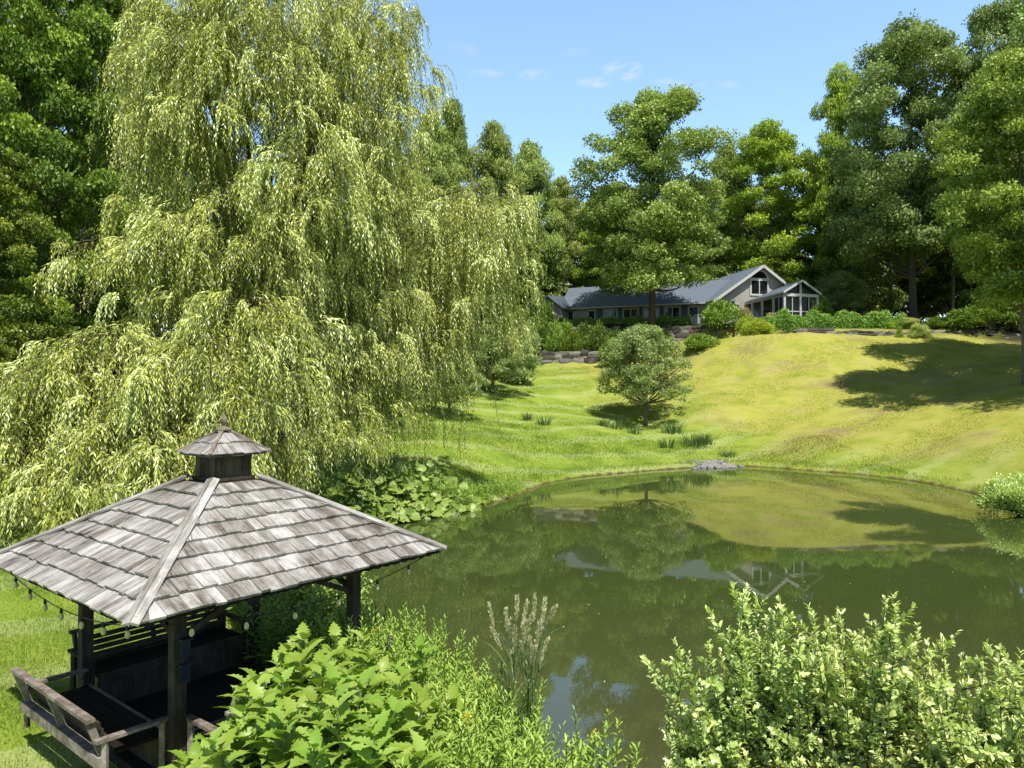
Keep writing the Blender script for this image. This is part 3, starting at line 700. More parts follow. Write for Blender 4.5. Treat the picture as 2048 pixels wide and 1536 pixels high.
# under-deck of the roof, rafters
mb=MB()
for (i,j),(k,l) in (((-1,1),(-1,-1)),((-1,-1),(1,-1)),((1,-1),(1,1)),((1,1),(-1,1))):
    d=.03; mb.add([g(i*AE*.985,j*AE*.985,ZE-d),g(k*AE*.985,l*AE*.985,ZE-d),g(0,0,ZA-d)],[(0,1,2)])
    mb.bar(g(i*1.9,j*1.9,ZE-.02),g(0,0,ZA-.14),.07,.09)
mb.build('roof_deck',M['post'],gaz)
for (i,j) in((-1,-1),(1,-1),(1,1),(-1,1)):
    mb=MB(); a=g(i*AE*1.008,j*AE*1.008,ZE+.045); b=g(i*.33,j*.33,ZA-.135*1.1+.02)
    d=(b-a)/np.linalg.norm(b-a); side=np.cross(d,[0,0,1.]); side/=np.linalg.norm(side)
    # two boards meeting over the hip
    wd=.155; nseg=6
    for s_ in(-1,1):
        up=np.cross(side,d); up=up if up[2]>0 else -up
        o1=side*s_*wd*.25-up*.016; mb.bar(a+o1,b+o1,wd*.52,.028,up=up+side*s_*.38)
    c=mb.build('hip_board',M['shingle'],gaz)
    n=len(c.data.vertices); co=np.empty(n*3,'f'); c.data.vertices.foreach_get('co',co); co=co.reshape(-1,3)
    c.data.attributes.new('gu','FLOAT','POINT').data.foreach_set('value',(co@side).astype('f')); c.data.attributes.new('gv','FLOAT','POINT').data.foreach_set('value',(co@d).astype('f'))
# scalloped fascia below the eaves
mb=MB()
for (i,j),(k,l) in (((-1,1),(-1,-1)),((-1,-1),(1,-1)),((1,-1),(1,1)),((1,1),(-1,1))):
    A0=g(i*(AE-.13),j*(AE-.13),ZE+.03); B0=g(k*(AE-.13),l*(AE-.13),ZE+.03); n=26; dv=(B0-A0)/n; nrm=np.cross(dv,[0,0,1.]); nrm/=np.linalg.norm(nrm)
    for q in range(n):
        pts=[A0+dv*q,A0+dv*(q+1)]+[A0+dv*(q+.5+.5*math.cos(t))+np.array([0,0,-.05-.05*math.sin(t)]) for t in np.linspace(0,PI,7)]
        mb.prism(pts,nrm*.02,a=.4)
mb.build('scalloped_trim',M['post'],gaz)
# cupola
cup=empty('cupola'); cup.parent=gaz
mb=MB(); zb=ZA-.30; zt=CAMZ-.781-.02; R=.25
for (i,j),(k,l) in (((-1,1),(-1,-1)),((-1,-1),(1,-1)),((1,-1),(1,1)),((1,1),(-1,1))):
    for q in range(4):
        a=g(i*R+(k-i)*R*(q+.02)/4,j*R+(l-j)*R*(q+.02)/4,0); b=g(i*R+(k-i)*R*(q+.98)/4,j*R+(l-j)*R*(q+.98)/4,0); c=(a+b)/2; c[2]=(zb+zt)/2
        u=(b-a)/np.linalg.norm(b-a); mb.box(c,(np.linalg.norm(b-a),.03,zt-zb),u,np.cross([0,0,1],u),(0,0,1))
    a=g(i*(R+.03),j*(R+.03),ZA-.17); b=g(k*(R+.03),l*(R+.03),ZA-.17); mb.bar(a,b,.03,.04,ext=.02)
mb.build('cupola_wall',M['post'],cup)
shingle_roof('cupola_roof',cup,None,.43,CAMZ-.781,CAMZ-.781+.326,.16,2,.12,22,.016)
mb=MB()
for (i,j) in((-1,-1),(1,-1),(1,1),(-1,1)):
    mb.bar(g(i*.435,j*.435,CAMZ-.781+.025),g(i*.05,j*.05,CAMZ-.781+.31),.05,.02)
    mb.add([g(i*.42,j*.42,CAMZ-.80),g(j*.42,-i*.42,CAMZ-.80),g(0,0,CAMZ-.50)],[(0,1,2)])
mb.build('cupola_hip',M['bench'],cup)
mb=MB(); zf=CAMZ-.781+.30; mb.lathe(g(0,0,zf),[(.10,0),(.115,.015),(.10,.03),(.055,.045),(.03,.06),(.022,.08),(.045,.10),(.052,.125),(.04,.16),(.02,.21),(.004,.26)],10)
mb.build('finial',M['bench'],cup,True)
# posts, beams, braces, floor
PP=1.23
for i,j in((-1,-1),(1,-1),(1,1),(-1,1)):
    mb=MB(); c=g(i*PP,j*PP,(ZE+.1+FL-.3)/2); mb.box(c,(.14,.14,ZE+.1-FL+.3),(*E1,0),(*E2,0),(0,0,1))
    mb.box(g(i*PP,j*PP,FL+.08),(.19,.19,.16),(*E1,0),(*E2,0),(0,0,1)); mb.build('post',M['post'],gaz)
for (i,j),(k,l) in (((-1,1),(-1,-1)),((-1,-1),(1,-1)),((1,-1),(1,1)),((1,1),(-1,1))):
    mb=MB(); mb.bar(g(i*PP,j*PP,ZE-.02),g(k*PP,l*PP,ZE-.02),.10,.16,ext=-.15)
    for (a,b,c_,d_) in((i,j,k,l),(k,l,i,j)):
        mb.bar(g(a*PP,b*PP,ZE-.55),g(a*PP*.6+c_*PP*.4*1,b*PP*.6+d_*PP*.4,ZE-.1) ,.05,.07)
    mb.build('beam',M['post'],gaz)
mb=MB(); 
for q in range(20): mb.box(g(-1.36+q*.143,0,FL-.02),(.136,2.85,.04),(*E1,0),(*E2,0),(0,0,1))
for s_ in(-1,1): mb.box(g(s_*1.36,0,FL-.14),(.05,2.8,.2),(*E1,0),(*E2,0),(0,0,1)); mb.box(g(0,s_*1.36,FL-.14),(2.67,.05,.2),(*E1,0),(*E2,0),(0,0,1))
mb.build('deck',M['deck'],gaz)
# built-in benches with leaning slatted backs
def bench(o, l, name, pick=False, mat_rail='bench'):
    """o outward dir in (E1,E2) coordinates, l lateral"""
    b=empty('bench'); b.parent=gaz
    def q(s,out,z): return g(o[0]*(PP+out)+l[0]*s,o[1]*(PP+out)+l[1]*s,z)
    la=E1*l[0]+E2*l[1]; la=np.array([la[0],la[1],0]); S=1.06
    mb=MB(); mb.bar(q(-S-.06,.84,1.25),q(S+.06,.84,1.25),.085,.038); mb.bar(q(-S-.06,.72,.78),q(S+.06,.72,.78),.10,.12); mb.bar(q(-S,.02,.78),q(S,.02,.78),.04,.10); mb.build('rail',M[mat_rail],b)
    for s in((-S,0,S)):
        mb=MB(); top=1.42 if pick and abs(s)==S else 1.23
        p0=q(s,.67,.74); p1=q(s,.84+(top-1.23)*.4,top)
        mb.bar(p0,p1,.045,.07,up=(0,0,1)); 
        if pick and abs(s)==S: mb.bar(p1,p1+(p1-p0)*.12,.03,.05)
        mb.build('upright',M[mat_rail],b)
    mb=MB()
    for k in range(5):
        f=(k+.6)/5.3; mb.bar(q(-S,.585+.17*f,.80+.40*f),q(S,.585+.17*f,.80+.40*f),.020,.066,up=(0,0,1))
    mb.build('back_slats',M['slat'],b)
    mb=MB()
    for k in range(4): mb.bar(q(-S,.08+k*.145,.805+.001*k),q(S,.08+k*.145,.805+.001*k),.13,.03)
    mb.build('seat',M['darkwood'],b)
    mb=MB(); mb.bar(q(-S,.04,.52),q(S,.04,.52),.02,.44); mb.build('added_skirt',M['post'],b)  # skirting added to hide sunlit grass and darken the gazebo inside
    for s in(-S-.06,S+.06):
        mb=MB(); mb.bar(q(s,.02,1.0),q(s,.80,1.02),.085,.035); mb.bar(q(s,.70,.50),q(s,.70,1.0),.05,.05); mb.bar(q(s,.1,.30),q(s,.1,.98),.06,.06); mb.build('armrest',M[mat_rail],b)
    return b
bench((-1,0),(0,1),'b1'); bench((0,-1),(1,0),'b2',True); bench((0,1),(1,0),'b3',False,'slat')
# blue-grey boxes fastened on the near post
for k,(zz,lab) in enumerate(((1.80,'upper blue-grey box fixed to the near gazebo post'),(1.52,'lower blue-grey box fixed to the near gazebo post'))):
    mb=MB(); c=g(-PP+.03,-PP-.10,zz); mb.box(c,(.11,.05,.20),(*E1,0),(*E2,0),(0,0,1)); mb.box(g(-PP+.03,-PP-.13,zz+.11),(.13,.10,.015),(*E1,0),(*E2,0),(0,0,1))
    mb.box(g(-PP+.03,-PP-.128,zz-.02),(.05,.006,.05),(*E1,0),(*E2,0),(0,0,1))
    tag(mb.build('post_box',M['bluebox']),lab,'box')
# string lights
sl=empty('string_lights',(0,0,0),0,'string of cream bulbs on a black cord hung under the gazebo eaves','string lights')
cord=MB(); EV=AE-.16
def strand(a,b,sag,n,fr):
    t=np.linspace(0,1,24); P=np.array(a)*(1-t)[:,None]+np.array(b)*t[:,None]; P[:,2]-=4*sag*t*(1-t); cord.tube(P,.006,5)
    for f in fr:
        p=np.array(a)*(1-f)+np.array(b)*f; p[2]-=4*sag*f*(1-f)
        mb=MB(); mb.lathe(p-[0,0,.135],[(.004,0),(.018,.008),(.027,.03),(.027,.045),(.018,.075),(.013,.09)],10); o=mb.build('bulb',M['bulb'],sl,True)
        mb=MB(); mb.lathe(p-[0,0,.052],[(.012,0),(.017,.006),(.017,.045),(.008,.06)],8); mb.build('socket',M['cord'],o,True)
strand(g(-EV,EV,ZE-.05),g(-EV+.1,-EV+.1,ZE-.10),.22,7,(.12,.24,.36,.48,.62,.76,.90))
strand(g(-EV+.1,-EV+.1,ZE-.10),g(EV,-EV,ZE-.05),.24,6,(.12,.28,.44,.60,.76,.90))
strand(g(EV,-EV,ZE-.05),g(EV,EV,ZE-.05),.25,6,(.15,.32,.5,.68,.85))
cord.build('cord',M['cord'],sl)

# ------------------------------------------------------------------ house
house=empty('house',(0,0,0),0,'long grey clapboard house with metal roof and arched gable window on the hill','house')
def frame(O,ang):
    u=np.array([math.cos(ang),math.sin(ang)]); v=np.array([-math.sin(ang),math.cos(ang)])
    def f(a,b,z): p=np.array(O)+u*a+v*b; return np.array([p[0],p[1],z])
    f.u=np.array([*u,0]); f.v=np.array([*v,0]); return f
GA=math.radians(14); gf=frame((31.9,91.0),GA); ZF=13.3
HW=6.6; ZR=21.2; ZEV=16.75; sl_=(ZR-ZEV)/HW
mb=MB(); mb.prism([gf(-HW+.1,0,ZF-.6),gf(HW-.1,0,ZF-.6),gf(HW-.1,0,ZEV-.05),gf(0,0,ZR-.2),gf(-HW+.1,0,ZEV-.05)],gf.v*8.9,a=.5)
mb.build('wall',M['siding'],house)
def roof_slope(name,p_eave0,p_eave1,p_ridge0,p_ridge1,parent,seam=.45,th=.12,mat='metalroof'):
    """slab from eave edge to ridge edge with standing seams"""
    a,b,c,d=[np.array(x,float) for x in(p_eave0,p_eave1,p_ridge1,p_ridge0)]
    nr=np.cross(b-a,d-a); nr/=np.linalg.norm(nr); nr=nr if nr[2]>0 else -nr
    mb=MB(); mb.prism([a,b,c,d],-nr*th); n=max(2,int(np.linalg.norm(b-a)/seam))
    for i in range(n+1):
        t=i/n; mb.bar(a*(1-t)+b*t+nr*.025,d*(1-t)+c*t+nr*.025,.045,.06,up=nr)
    return mb.build(name,M[mat],parent)
r1=roof_slope('roof',gf(-HW-.45,-.75,ZEV-.45*sl_),gf(-HW-.45,9.3,ZEV-.45*sl_),gf(0,-.75,ZR+.02),gf(0,9.3,ZR+.02),house)
r2=roof_slope('roof',gf(HW+.45,-.75,ZEV-.45*sl_),gf(HW+.45,9.3,ZEV-.45*sl_),gf(0,-.75,ZR+.02),gf(0,9.3,ZR+.02),house)
# rake boards
mb=MB()
for s_ in(-1,1):
    a=gf(s_*(HW+.5),-.79,ZEV-.5*sl_-.14); b=gf(0,-.79,ZR-.14); mb.bar(a,b,.06,.34)
    a=gf(s_*(HW+.35),-.40,ZEV-.35*sl_-.20); b=gf(0,-.40,ZR-.20); mb.bar(a,b,.66,.03,m=1)
mb.build('rake_board',[M['white'],M['soffit']],house)
mb=MB(); mb.box(gf(-HW+.1,-.03,15),(.2,.08,3.4),gf.u,gf.v); mb.build('corner_board',M['white'],house)
def window(f,a0,a1,z0,z1,b=0,panes=2,sill=True,name='window',parent=None,glass='glass',bars=0,arch=False,fw=.11):
    mb=MB(); parent=parent or house
    def bx(x0,x1,y0,y1,m=0,d=.10,off=-.05): mb.box(f((x0+x1)/2,b+off,(y0+y1)/2),(x1-x0,d,y1-y0),f.u,f.v)
    bx(a0-fw,a0,z0-fw,z1+(0 if arch else fw)); bx(a1,a1+fw,z0-fw,z1+(0 if arch else fw)); bx(a0,a1,z0-fw,z0)
    bx(a0,a1,z1-(fw*.6 if arch else 0),z1+(fw*.9 if arch else fw))
    for i in range(1,panes):
        c=a0+(a1-a0)*i/panes; bx(c-.06,c+.06,z0,z1-(fw*.6 if arch else 0))
    if arch:
        R=(a1-a0)/2; c=(a0+a1)/2; t=np.linspace(0,PI,17)
        for i in range(16):
            p=[f(c+r*math.cos(x),b-.10,z1+r*math.sin(x)) for r,x in((R,t[i]),(R+fw,t[i]),(R+fw,t[i+1]),(R,t[i+1]))]; mb.prism(p,f.v*.1)
    w=mb.build(name,M['white'],parent)
    mb=MB(); P=[f(a0-.01,b-.02,z0-.01),f(a1+.01,b-.02,z0-.01)]
    if arch: P+=[f(c+R*math.cos(x),b-.02,z1+R*math.sin(x)) for x in t]
    else: P+=[f(a1+.01,b-.02,z1+.01),f(a0-.01,b-.02,z1+.01)]
    mb.prism(P,f.v*.015); mb.build('pane',M[glass],w)
    return w
window(gf,-1.32,.96,17.55,19.40,arch=True,fw=.22)
window(gf,-4.75,-3.2,14.6,16.1)
# doors and windows under the porch roof, in the gable wall
window(gf,-.95,-.05,ZF+.1,15.6,panes=1,name='door'); window(gf,.35,1.5,ZF+.1,15.6,panes=1,name='door',glass='doorwood'); window(gf,2.0,4.2,ZF+.5,15.7,panes=2)
# pergola arm by the gable
mb=MB(); mb.bar(gf(-6.2,-.7,16.15),gf(-4.9,-.7,16.15),.07,.12); mb.bar(gf(-6.2,-.1,16.15),gf(-6.2,-.8,16.15),.06,.1); mb.bar(gf(-5.0,-.1,16.15),gf(-5.0,-.8,16.15),.06,.1); mb.build('bracket_shelf',M['white'],house)
# screened porch
por=empty('porch'); por.parent=house
FR=np.array([33.75,82.4,18.0]); BR=np.array([35.3,92.0,18.7]); FE=np.array([31.35,81.8,16.55]); BE=np.array([29.7,90.6,16.45])
FE2=np.array([36.3,83.2,16.5]); BE2=np.array([38.6,92.5,16.5])
roof_slope('porch_roof',FE,BE,FR,BR,por,.5,.08); roof_slope('porch_roof',FE2,BE2,FR,BR,por,.5,.08)
mb=MB(); mb.bar(FE+[0,-.04,-.10],BE+[0,0,-.10],.08,.22); mb.bar(FE+[.0,-.06,-.08],FR+[0,-.06,-.08],.06,.24); mb.bar(FE2+[0,-.06,-.08],FR+[0,-.06,-.08],.06,.24); mb.build('fascia',M['white'],por)
w0=np.array([31.6,82.2]); w1=np.array([35.95,83.4]); dv=(w1-w0); dl=np.linalg.norm(dv); pf=frame(w0,math.atan2(dv[1],dv[0])); 
def vpost(f,a,b,z0,z1,w,par,nm='porch_post'):
    mb=MB(); mb.box(f(a,b,(z0+z1)/2),(w,w,z1-z0),f.u,f.v); mb.build(nm,M['white'],par)
for a,w in((0,.26),(dl*.48,.24),(dl,.26)): vpost(pf,a,.05,13.0,16.35,w,por)
mb=MB(); mb.box(pf(dl/2,0,16.25),(dl,.16,.34),pf.u,pf.v); mb.box(pf(dl*.48,0,16.9),(.22,.14,1.7),pf.u,pf.v)
for a in(dl*.24,dl*.74): mb.box(pf(a,.04,14.7),(.09,.07,3.0),pf.u,pf.v)
mb.box(pf(dl/2,.04,14.35),(dl,.07,.12),pf.u,pf.v); mb.build('screen_frame',M['white'],por)
mb=MB(); mb.prism([pf(.05,.16,13.1),pf(dl-.05,.16,13.1),pf(dl-.05,.16,16.3),pf(dl*.48,.16,17.7),pf(.05,.16,16.3)],pf.v*.01); mb.build('screen_panel',M['screen'],por)
sf=frame(w0,math.atan2(BE[1]-w0[1],BE[0]-w0[0])); SLn=np.linalg.norm(BE[:2]-w0)
for a in(2.2,4.6,6.8): vpost(sf,a,-.02,13.0,16.3,.22,por)
mb=MB(); mb.box(sf(SLn/2,0,16.2),(SLn,.12,.22),sf.u,sf.v); mb.box(sf(1.1,0,14.35),(2.1,.06,.1),sf.u,sf.v); mb.box(sf(1.1,0,14.8),(.08,.06,3),sf.u,sf.v); mb.build('porch_beam',M['white'],por)
mb=MB(); mb.prism([sf(.1,-.12,13.1),sf(2.15,-.12,13.1),sf(2.15,-.12,16.2),sf(.1,-.12,16.2)],sf.v*-.01); mb.build('screen_panel',M['screen'],por)
mb=MB(); q=[FE,FE2,BE2,BE]; mb.prism([np.array([p[0],p[1],13.25]) for p in q],(0,0,.1)); mb.build('porch_floor',M['deck'],por)
# inner wall of the screened room
mb=MB(); mb.prism([np.array([*sf(2.3,-.4,0)[:2],13.2]),np.array([*sf(2.3,-4.4,0)[:2],13.2]),np.array([*sf(2.3,-4.4,0)[:2],16.4]),np.array([*sf(2.3,-.4,0)[:2],16.4])],sf.u*.1); mb.build('inner_wall',M['siding'],por)
# long wing
S0=np.array([25.8,90.4]); S1=np.array([6.9,97.4]); dv=S0-S1; WL=np.linalg.norm(dv); wf=frame(S1,math.atan2(dv[1],dv[0]))
ZWE=16.5; ZWR=20.0; WD=4.9
mb=MB(); mb.prism([wf(0,.6,ZF-.6),wf(0,WD*2-.6,ZF-.6),wf(0,WD*2-.6,ZWE),wf(0,WD,ZWR-.25),wf(0,.6,ZWE)],wf.u*(WL+2),a=.5); mb.build('wall',M['siding'],house)
roof_slope('roof',wf(-.4,0,ZWE-.02),wf(WL+2.5,0,ZWE-.02),wf(-.4,WD,ZWR),wf(WL+2.5,WD,ZWR),house,.42)
roof_slope('roof',wf(-.4,2*WD,ZWE-.02),wf(WL+2.5,2*WD,ZWE-.02),wf(-.4,WD,ZWR),wf(WL+2.5,WD,ZWR),house,.42)
mb=MB(); mb.bar(wf(-.4,-.06,ZWE-.10),wf(WL,-.06,ZWE-.10),.10,.16); mb.build('gutter',M['white'],house)
def wa(px):
    # parameter along the wing front wall seen at px
    k=(px-1024)/F; p=wf(0,.6,0); d=wf.u; return (k*p[1]-p[0])/(d[0]-k*d[1])
mb=MB()
for a,b in((1192,1207),(1236,1246),(1278,1287),(1319,1329),(1362,1377)):
    x0,x1=wa(a)+.1,wa(b)-.1; mb.box(wf((x0+x1)/2,.57,15.1),(x1-x0,.05,2.4),wf.u,wf.v)
x0,x1=wa(1192),wa(1377); mb.box(wf((x0+x1)/2,.585,13.9),(x1-x0,.02,1.2),wf.u,wf.v)
mb.build('blue_panel',M['siding_blue'],house)
for a,b,n in((1136,1148,1),(1177,1191,1),(1208,1235,2),(1247,1277,2),(1288,1318,2),(1330,1361,2)):
    window(wf,wa(a)+.1,wa(b)-.1,14.45,16.0,b=.52,panes=n)
window(wf,wa(1379)+.05,wa(1397)-.05,13.4,15.95,b=.52,panes=1,name='door')
# small gabled end
ef=frame((4.9,96.0),math.radians(-24)); mb=MB(); mb.prism([ef(-2.2,0,ZF-.6),ef(1.9,0,ZF-.6),ef(1.9,0,16.3),ef(0,0,17.75),ef(-2.2,0,16.2)],ef.v*7,a=.5); mb.build('wall',M['siding'],house)
roof_slope('roof',ef(2.2,-.4,16.2),ef(3.8,6,16.2),ef(0,-.4,18.0),ef(.6,6,18.6),house,.4); roof_slope('roof',ef(-2.5,-.4,16.1),ef(-2.5,6,16.1),ef(0,-.4,18.0),ef(.6,6,18.6),house,.4)
window(ef,-.5,.1,14.6,15.7,panes=1); mb=MB(); mb.box(ef(1.85,-.04,14.9),(.16,.08,2.8),ef.u,ef.v); mb.build('corner_board',M['white'],house)

# ------------------------------------------------------------------ stone walls
def stone_wall(name,label,path,zb,zt,seed,sz=(.55,.30),lean=.06,depth=.5):
    mb=MB(); path=np.array(path,float)
    seg=np.linalg.norm(np.diff(path,axis=0),axis=1); cum=np.concatenate([[0],np.cumsum(seg)]); tot=cum[-1]
    def at(s): return np.array([np.interp(s,cum,path[:,0]),np.interp(s,cum,path[:,1])])
    hmax=max(zt(s/tot)-zb(s/tot) for s in np.linspace(0,tot,12)); rows=int(math.ceil(hmax/sz[1]))+1
    for r in range(rows):
        s=-RNG.uniform(0,sz[0])
        while s<tot:
            w=sz[0]*RNG.uniform(.45,1.7); hh=sz[1]*RNG.uniform(.8,1.5); sc=min(max(s+w/2,0),tot); f=sc/tot; z=zb(f)+r*sz[1]+hh*.4
            if z<zt(f)+.05:
                p=at(sc); q=at(min(sc+.3,tot)); p_=at(max(sc-.3,0)); u=q-p_; u/=np.linalg.norm(u)+1e-9; v=np.array([-u[1],u[0]])
                c=p+v*(r*lean+RNG.uniform(-.07,.07)+.2); mb.stone((c[0],c[1],z),(w*1.04,depth*RNG.uniform(.8,1.2),hh*1.05),(*u,0),(*v,0))
            s+=w
    # solid core behind the face stones
    for i in range(len(path)-1):
        a=path[i]; b=path[i+1]; u=(b-a)/np.linalg.norm(b-a); v=np.array([-u[1],u[0]]); f=(cum[i]+cum[i+1])/2/tot
        mb.bar((*(a+v*.5),(zb(f)+zt(f))/2-.15),(*(b+v*.5),(zb(f)+zt(f))/2-.15),.4,max(.05,zt(f)-zb(f)-.3),a=.0)
    return tag(mb.build(name,M['rock']),label,'wall')
stone_wall('stone_wall','lower dry stone retaining wall left of the small orchard tree',L1,lambda f:8.15,lambda f:9.55,1,(.95,.46))
stone_wall('stone_wall','upper dry stone retaining wall under the hedge in front of the house',L2[:4],lambda f:9.7+1.0*f,lambda f:12.65,2,(.95,.42))
edge=[(28.2,74.6),(29.5,73.2),(33,72.6),(37,72.5),(41,72.8),(46,72.0),(50,70)]
stone_wall('stone_edging','low line of stones edging the top of the sloping lawn',edge,lambda f:H(*np.array(edge)[min(6,int(f*6+.5))])-.12,lambda f:H(*np.array(edge)[min(6,int(f*6+.5))])+.30,3,(.7,.26))
mb=MB()
for k in range(120):
    px=RNG.normal(1432,24); Y=RNG.normal(45.6,.45); x=px2x(px,Y)+RNG.normal(0,.2); s=RNG.uniform(.12,.38); mb.stone((x,Y,max(.0,H(x,Y))+s*.1),(s,s*.8,s*.55))
tag(mb.build('stone_pile',M['pale_rock']),'pile of pale stones at the far shore of the pond','stones',kind='stuff')

# ------------------------------------------------------------------ shrubs
def shrub_mesh(seed,n,ls,mat,shape='dome',sprig=.5,asp=.5,kind='diamond'):
    """unit shrub (radius 1, height 1)"""
    r_=np.random.default_rng(seed); root=empty('shrub')
    nc=44; a=r_.uniform(0,2*PI,nc); t=r_.uniform(0,1,nc); R=np.sqrt(np.clip(1-t**(2.2 if shape=='dome' else 1.0),.02,1))*r_.uniform(.35,.82,nc)
    if shape=='cone': R=(1-t)*.7*r_.uniform(.4,1,nc)
    if shape=='fan': R=(.35+.6*t)*r_.uniform(.3,1,nc)*np.where(t>.85,.7,1)
    C=np.stack([R*np.cos(a),R*np.sin(a),.10+t*.74],1); cr=r_.uniform(.16,.34,nc); k=r_.integers(0,nc,n); d=rnd_dirs(n,r_); d[:,2]=np.abs(d[:,2])*np.where(r_.random(n)<.25,-.7,1)
    sp=1+.4*np.sin(6*np.arctan2(d[:,1],d[:,0])+k)*np.cos(5*d[:,2]+k*2)
    P=C[k]+d*(cr[k]*sp*r_.uniform(.4,1.05,n)**.6)[:,None]
    N=norm(d*.5+[0,0,.6]+rnd_dirs(n,r_)*.7); D=norm(d+[0,0,sprig]+rnd_dirs(n,r_)*.7); L=ls*r_.uniform(.6,1.4,n)
    at=np.clip(.42+r_.uniform(-.2,.2,nc)[k]+.22*d[:,2]+r_.normal(0,.15,n),0,1)  # shade painted into the leaf tone: paler on clump tops, darker below
    link('foliage',leaf_mesh('foliage',P,D,N,L,L*asp,at,.12,kind),mat,root)
    mb=MB()
    for i in range(16): mb.tube(bez(np.array([0,0,-.05]),C[i]*[.3,.3,.5],C[i],5),np.linspace(.022,.005,5),4)
    mb.build('stems',M['bark'],root,True); return root
SH={'hedge':shrub_mesh(31,9000,.10,M['hedge']),'dark':shrub_mesh(32,9000,.10,M['dark']),'gold':shrub_mesh(33,8000,.09,M['gold']),'small':shrub_mesh(34,9000,.085,M['small'],'fan',1.0,.4),
    'cone':shrub_mesh(35,6000,.07,M['herb'],'cone'),'rose':shrub_mesh(36,5000,.09,M['rose']),'grey':shrub_mesh(37,16000,.075,M['grey'],'dome',.6,.4),'left':shrub_mesh(38,12000,.09,M['left'])}
used=set()
def shrub(kind,px,Y,top,hw,label,group=None,base=None,name=None,rz=None,depth=None,cat='shrub'):
    x=px2x(px,Y); z=H(x,Y) if base is None else base; h=pz(top,Y)-z+.05; w=hw*Y/F
    if kind in used: o=copy_tree(SH[kind])
    else: o=SH[kind]; used.add(kind)
    o.location=(x,Y,z-.05); o.scale=(w,depth or w,max(h,.3)); o.rotation_euler=(0,0,0 if depth else (RNG.uniform(0,6.28) if rz is None else rz)); tag(o,label,cat,group)
    if name:o.name=name
    return o
# dark clipped hedge in front of the wing
hedge=MB()
def hedge_obj(name,label,x0,y0,x1,y1,zb,zt,th,mat,n,ls,seed,top=.12):
    r_=np.random.default_rng(seed); t=r_.uniform(0,1,n); f=r_.random(n); s=np.where(f<.5,-1,np.where(f<.6,1,r_.uniform(-1,1,n))); zz=np.where(f<.6,r_.uniform(0,1,n),1.0)
    d=np.array([x1-x0,y1-y0]); L_=np.linalg.norm(d); d/=L_; nn=np.array([-d[1],d[0]])
    bul=1+.18*np.sin(t*L_*1.4+seed)+.1*np.sin(t*L_*3.3)
    hh=(zt-zb)*(1+top*np.sin(t*L_*1.9+seed)+top*.6*np.sin(t*L_*4.1)+r_.normal(0,.03,n))
    P=np.stack([x0+d[0]*L_*t+nn[0]*s*th*bul*np.where(zz>.8,.8,1),y0+d[1]*L_*t+nn[1]*s*th*bul*np.where(zz>.8,.8,1),zb+hh*zz],1)+r_.normal(0,.07,(n,3))
    out=np.stack([nn[0]*s,nn[1]*s,np.where(zz==1,1.2,.3)],1); N=norm(out+rnd_dirs(n,r_)*.8); L=ls*r_.uniform(.6,1.3,n)
    root=empty(name,(0,0,0),0,label,'hedge'); link('foliage',leaf_mesh('foliage',P,rnd_dirs(n,r_),N,L,L*.55,np.clip(.4+.3*(zz-.5)+r_.normal(0,.2,n),0,1),.1),mat,root)
    mb=MB(); k=max(2,int(L_/.8))
    for i in range(k):
        q=(i+.5)/k; mb.tube([(x0+d[0]*L_*q,y0+d[1]*L_*q,zb-.2),(x0+d[0]*L_*q,y0+d[1]*L_*q,zb+(zt-zb)*.8)],[.05,.02],4)
    mb.bar((x0,y0,(zb+zt)/2-.05),(x1,y1,(zb+zt)/2-.05),th*1.3,(zt-zb)*.8); mb.build('stems',M['dark'],root)['kind']='stuff'
    return root
hedge_obj('hedge','dark clipped hedge along the front of the long wing',3.2,90.0,21.8,86.6,12.9,14.0,.7,M['dark'],26000,.20,3)
hedge_obj('hedge','bright green bushy border hedge above the line of stones',27.0,76.0,41.5,75.3,11.4,13.0,.85,M['hedge'],40000,.17,4,.22)
shrub('hedge',1440,80,607,44,'large rounded rhododendron in front of the gable wall',base=12.3)
shrub('rose',1490,80,618,20,'reddish brown azalea bush beside the porch steps',base=12.2)
shrub('rose',1545,80,628,22,'russet flowering bush in front of the porch posts',base=12.0)
shrub('cone',1573,79,618,14,'small pale conical shrub in front of the porch',base=12.0,rz=0)
shrub('gold',1518,73.5,640,36,'golden green bush spilling over the stone edging',base=10.6)
shrub('gold',1495,76,634,22,'yellow-green shrub at the right end of the stone wall',base=11)
shrub('hedge',1640,78,632,28,'rounded garden shrub above the middle of the stone edging',base=12)
shrub('gold',1690,78,630,20,'yellowish round shrub taller than the border hedge',base=12)
shrub('hedge',1735,76,637,34,'rounded shrub at the right end of the border hedge',base=11.5)
shrub('gold',1775,75,640,20,'yellow-green perennial clump right of the border hedge',base=11.5)
shrub('herb' if 'herb' in SH else 'cone',1800,72,655,14,'small bright plant hanging over the stones at their right end',base=10.0)
shrub('grey',1838,71.5,650,22,'pale leaved shrub at the edge of the tree shadow',base=10.3)
shrub('grey',1815,75,636,26,'grey-green perennial bed beside the metal trellis',base=12)
shrub('dark',1880,74,636,34,'low dark shrub below the metal trellis',base=11.6)
shrub('left',1945,73,614,55,'arching green shrub in the shade right of the metal trellis',base=11.5)
shrub('dark',2030,72,610,50,'dark shrub under the trees at the right edge',base=11.5)
for k,(a,b,c_,d_,lb) in enumerate(((1110,82.5,655,26,'green shrub between the two stone walls, leftmost'),(1150,82,662,34,'leafy shrub hanging over the lower stone wall'),(1195,81.5,654,34,'bushy shrub between the stone walls, middle of the bed'),(1235,81,664,26,'shrub between the stone walls just left of the orchard tree'))):
    shrub(('hedge','left','dark','hedge')[k],a,b,c_,d_,lb,base=9.4)
shrub('dark',1215,77,690,22,'dark shrub at the foot of the lower stone wall',base=8.0)
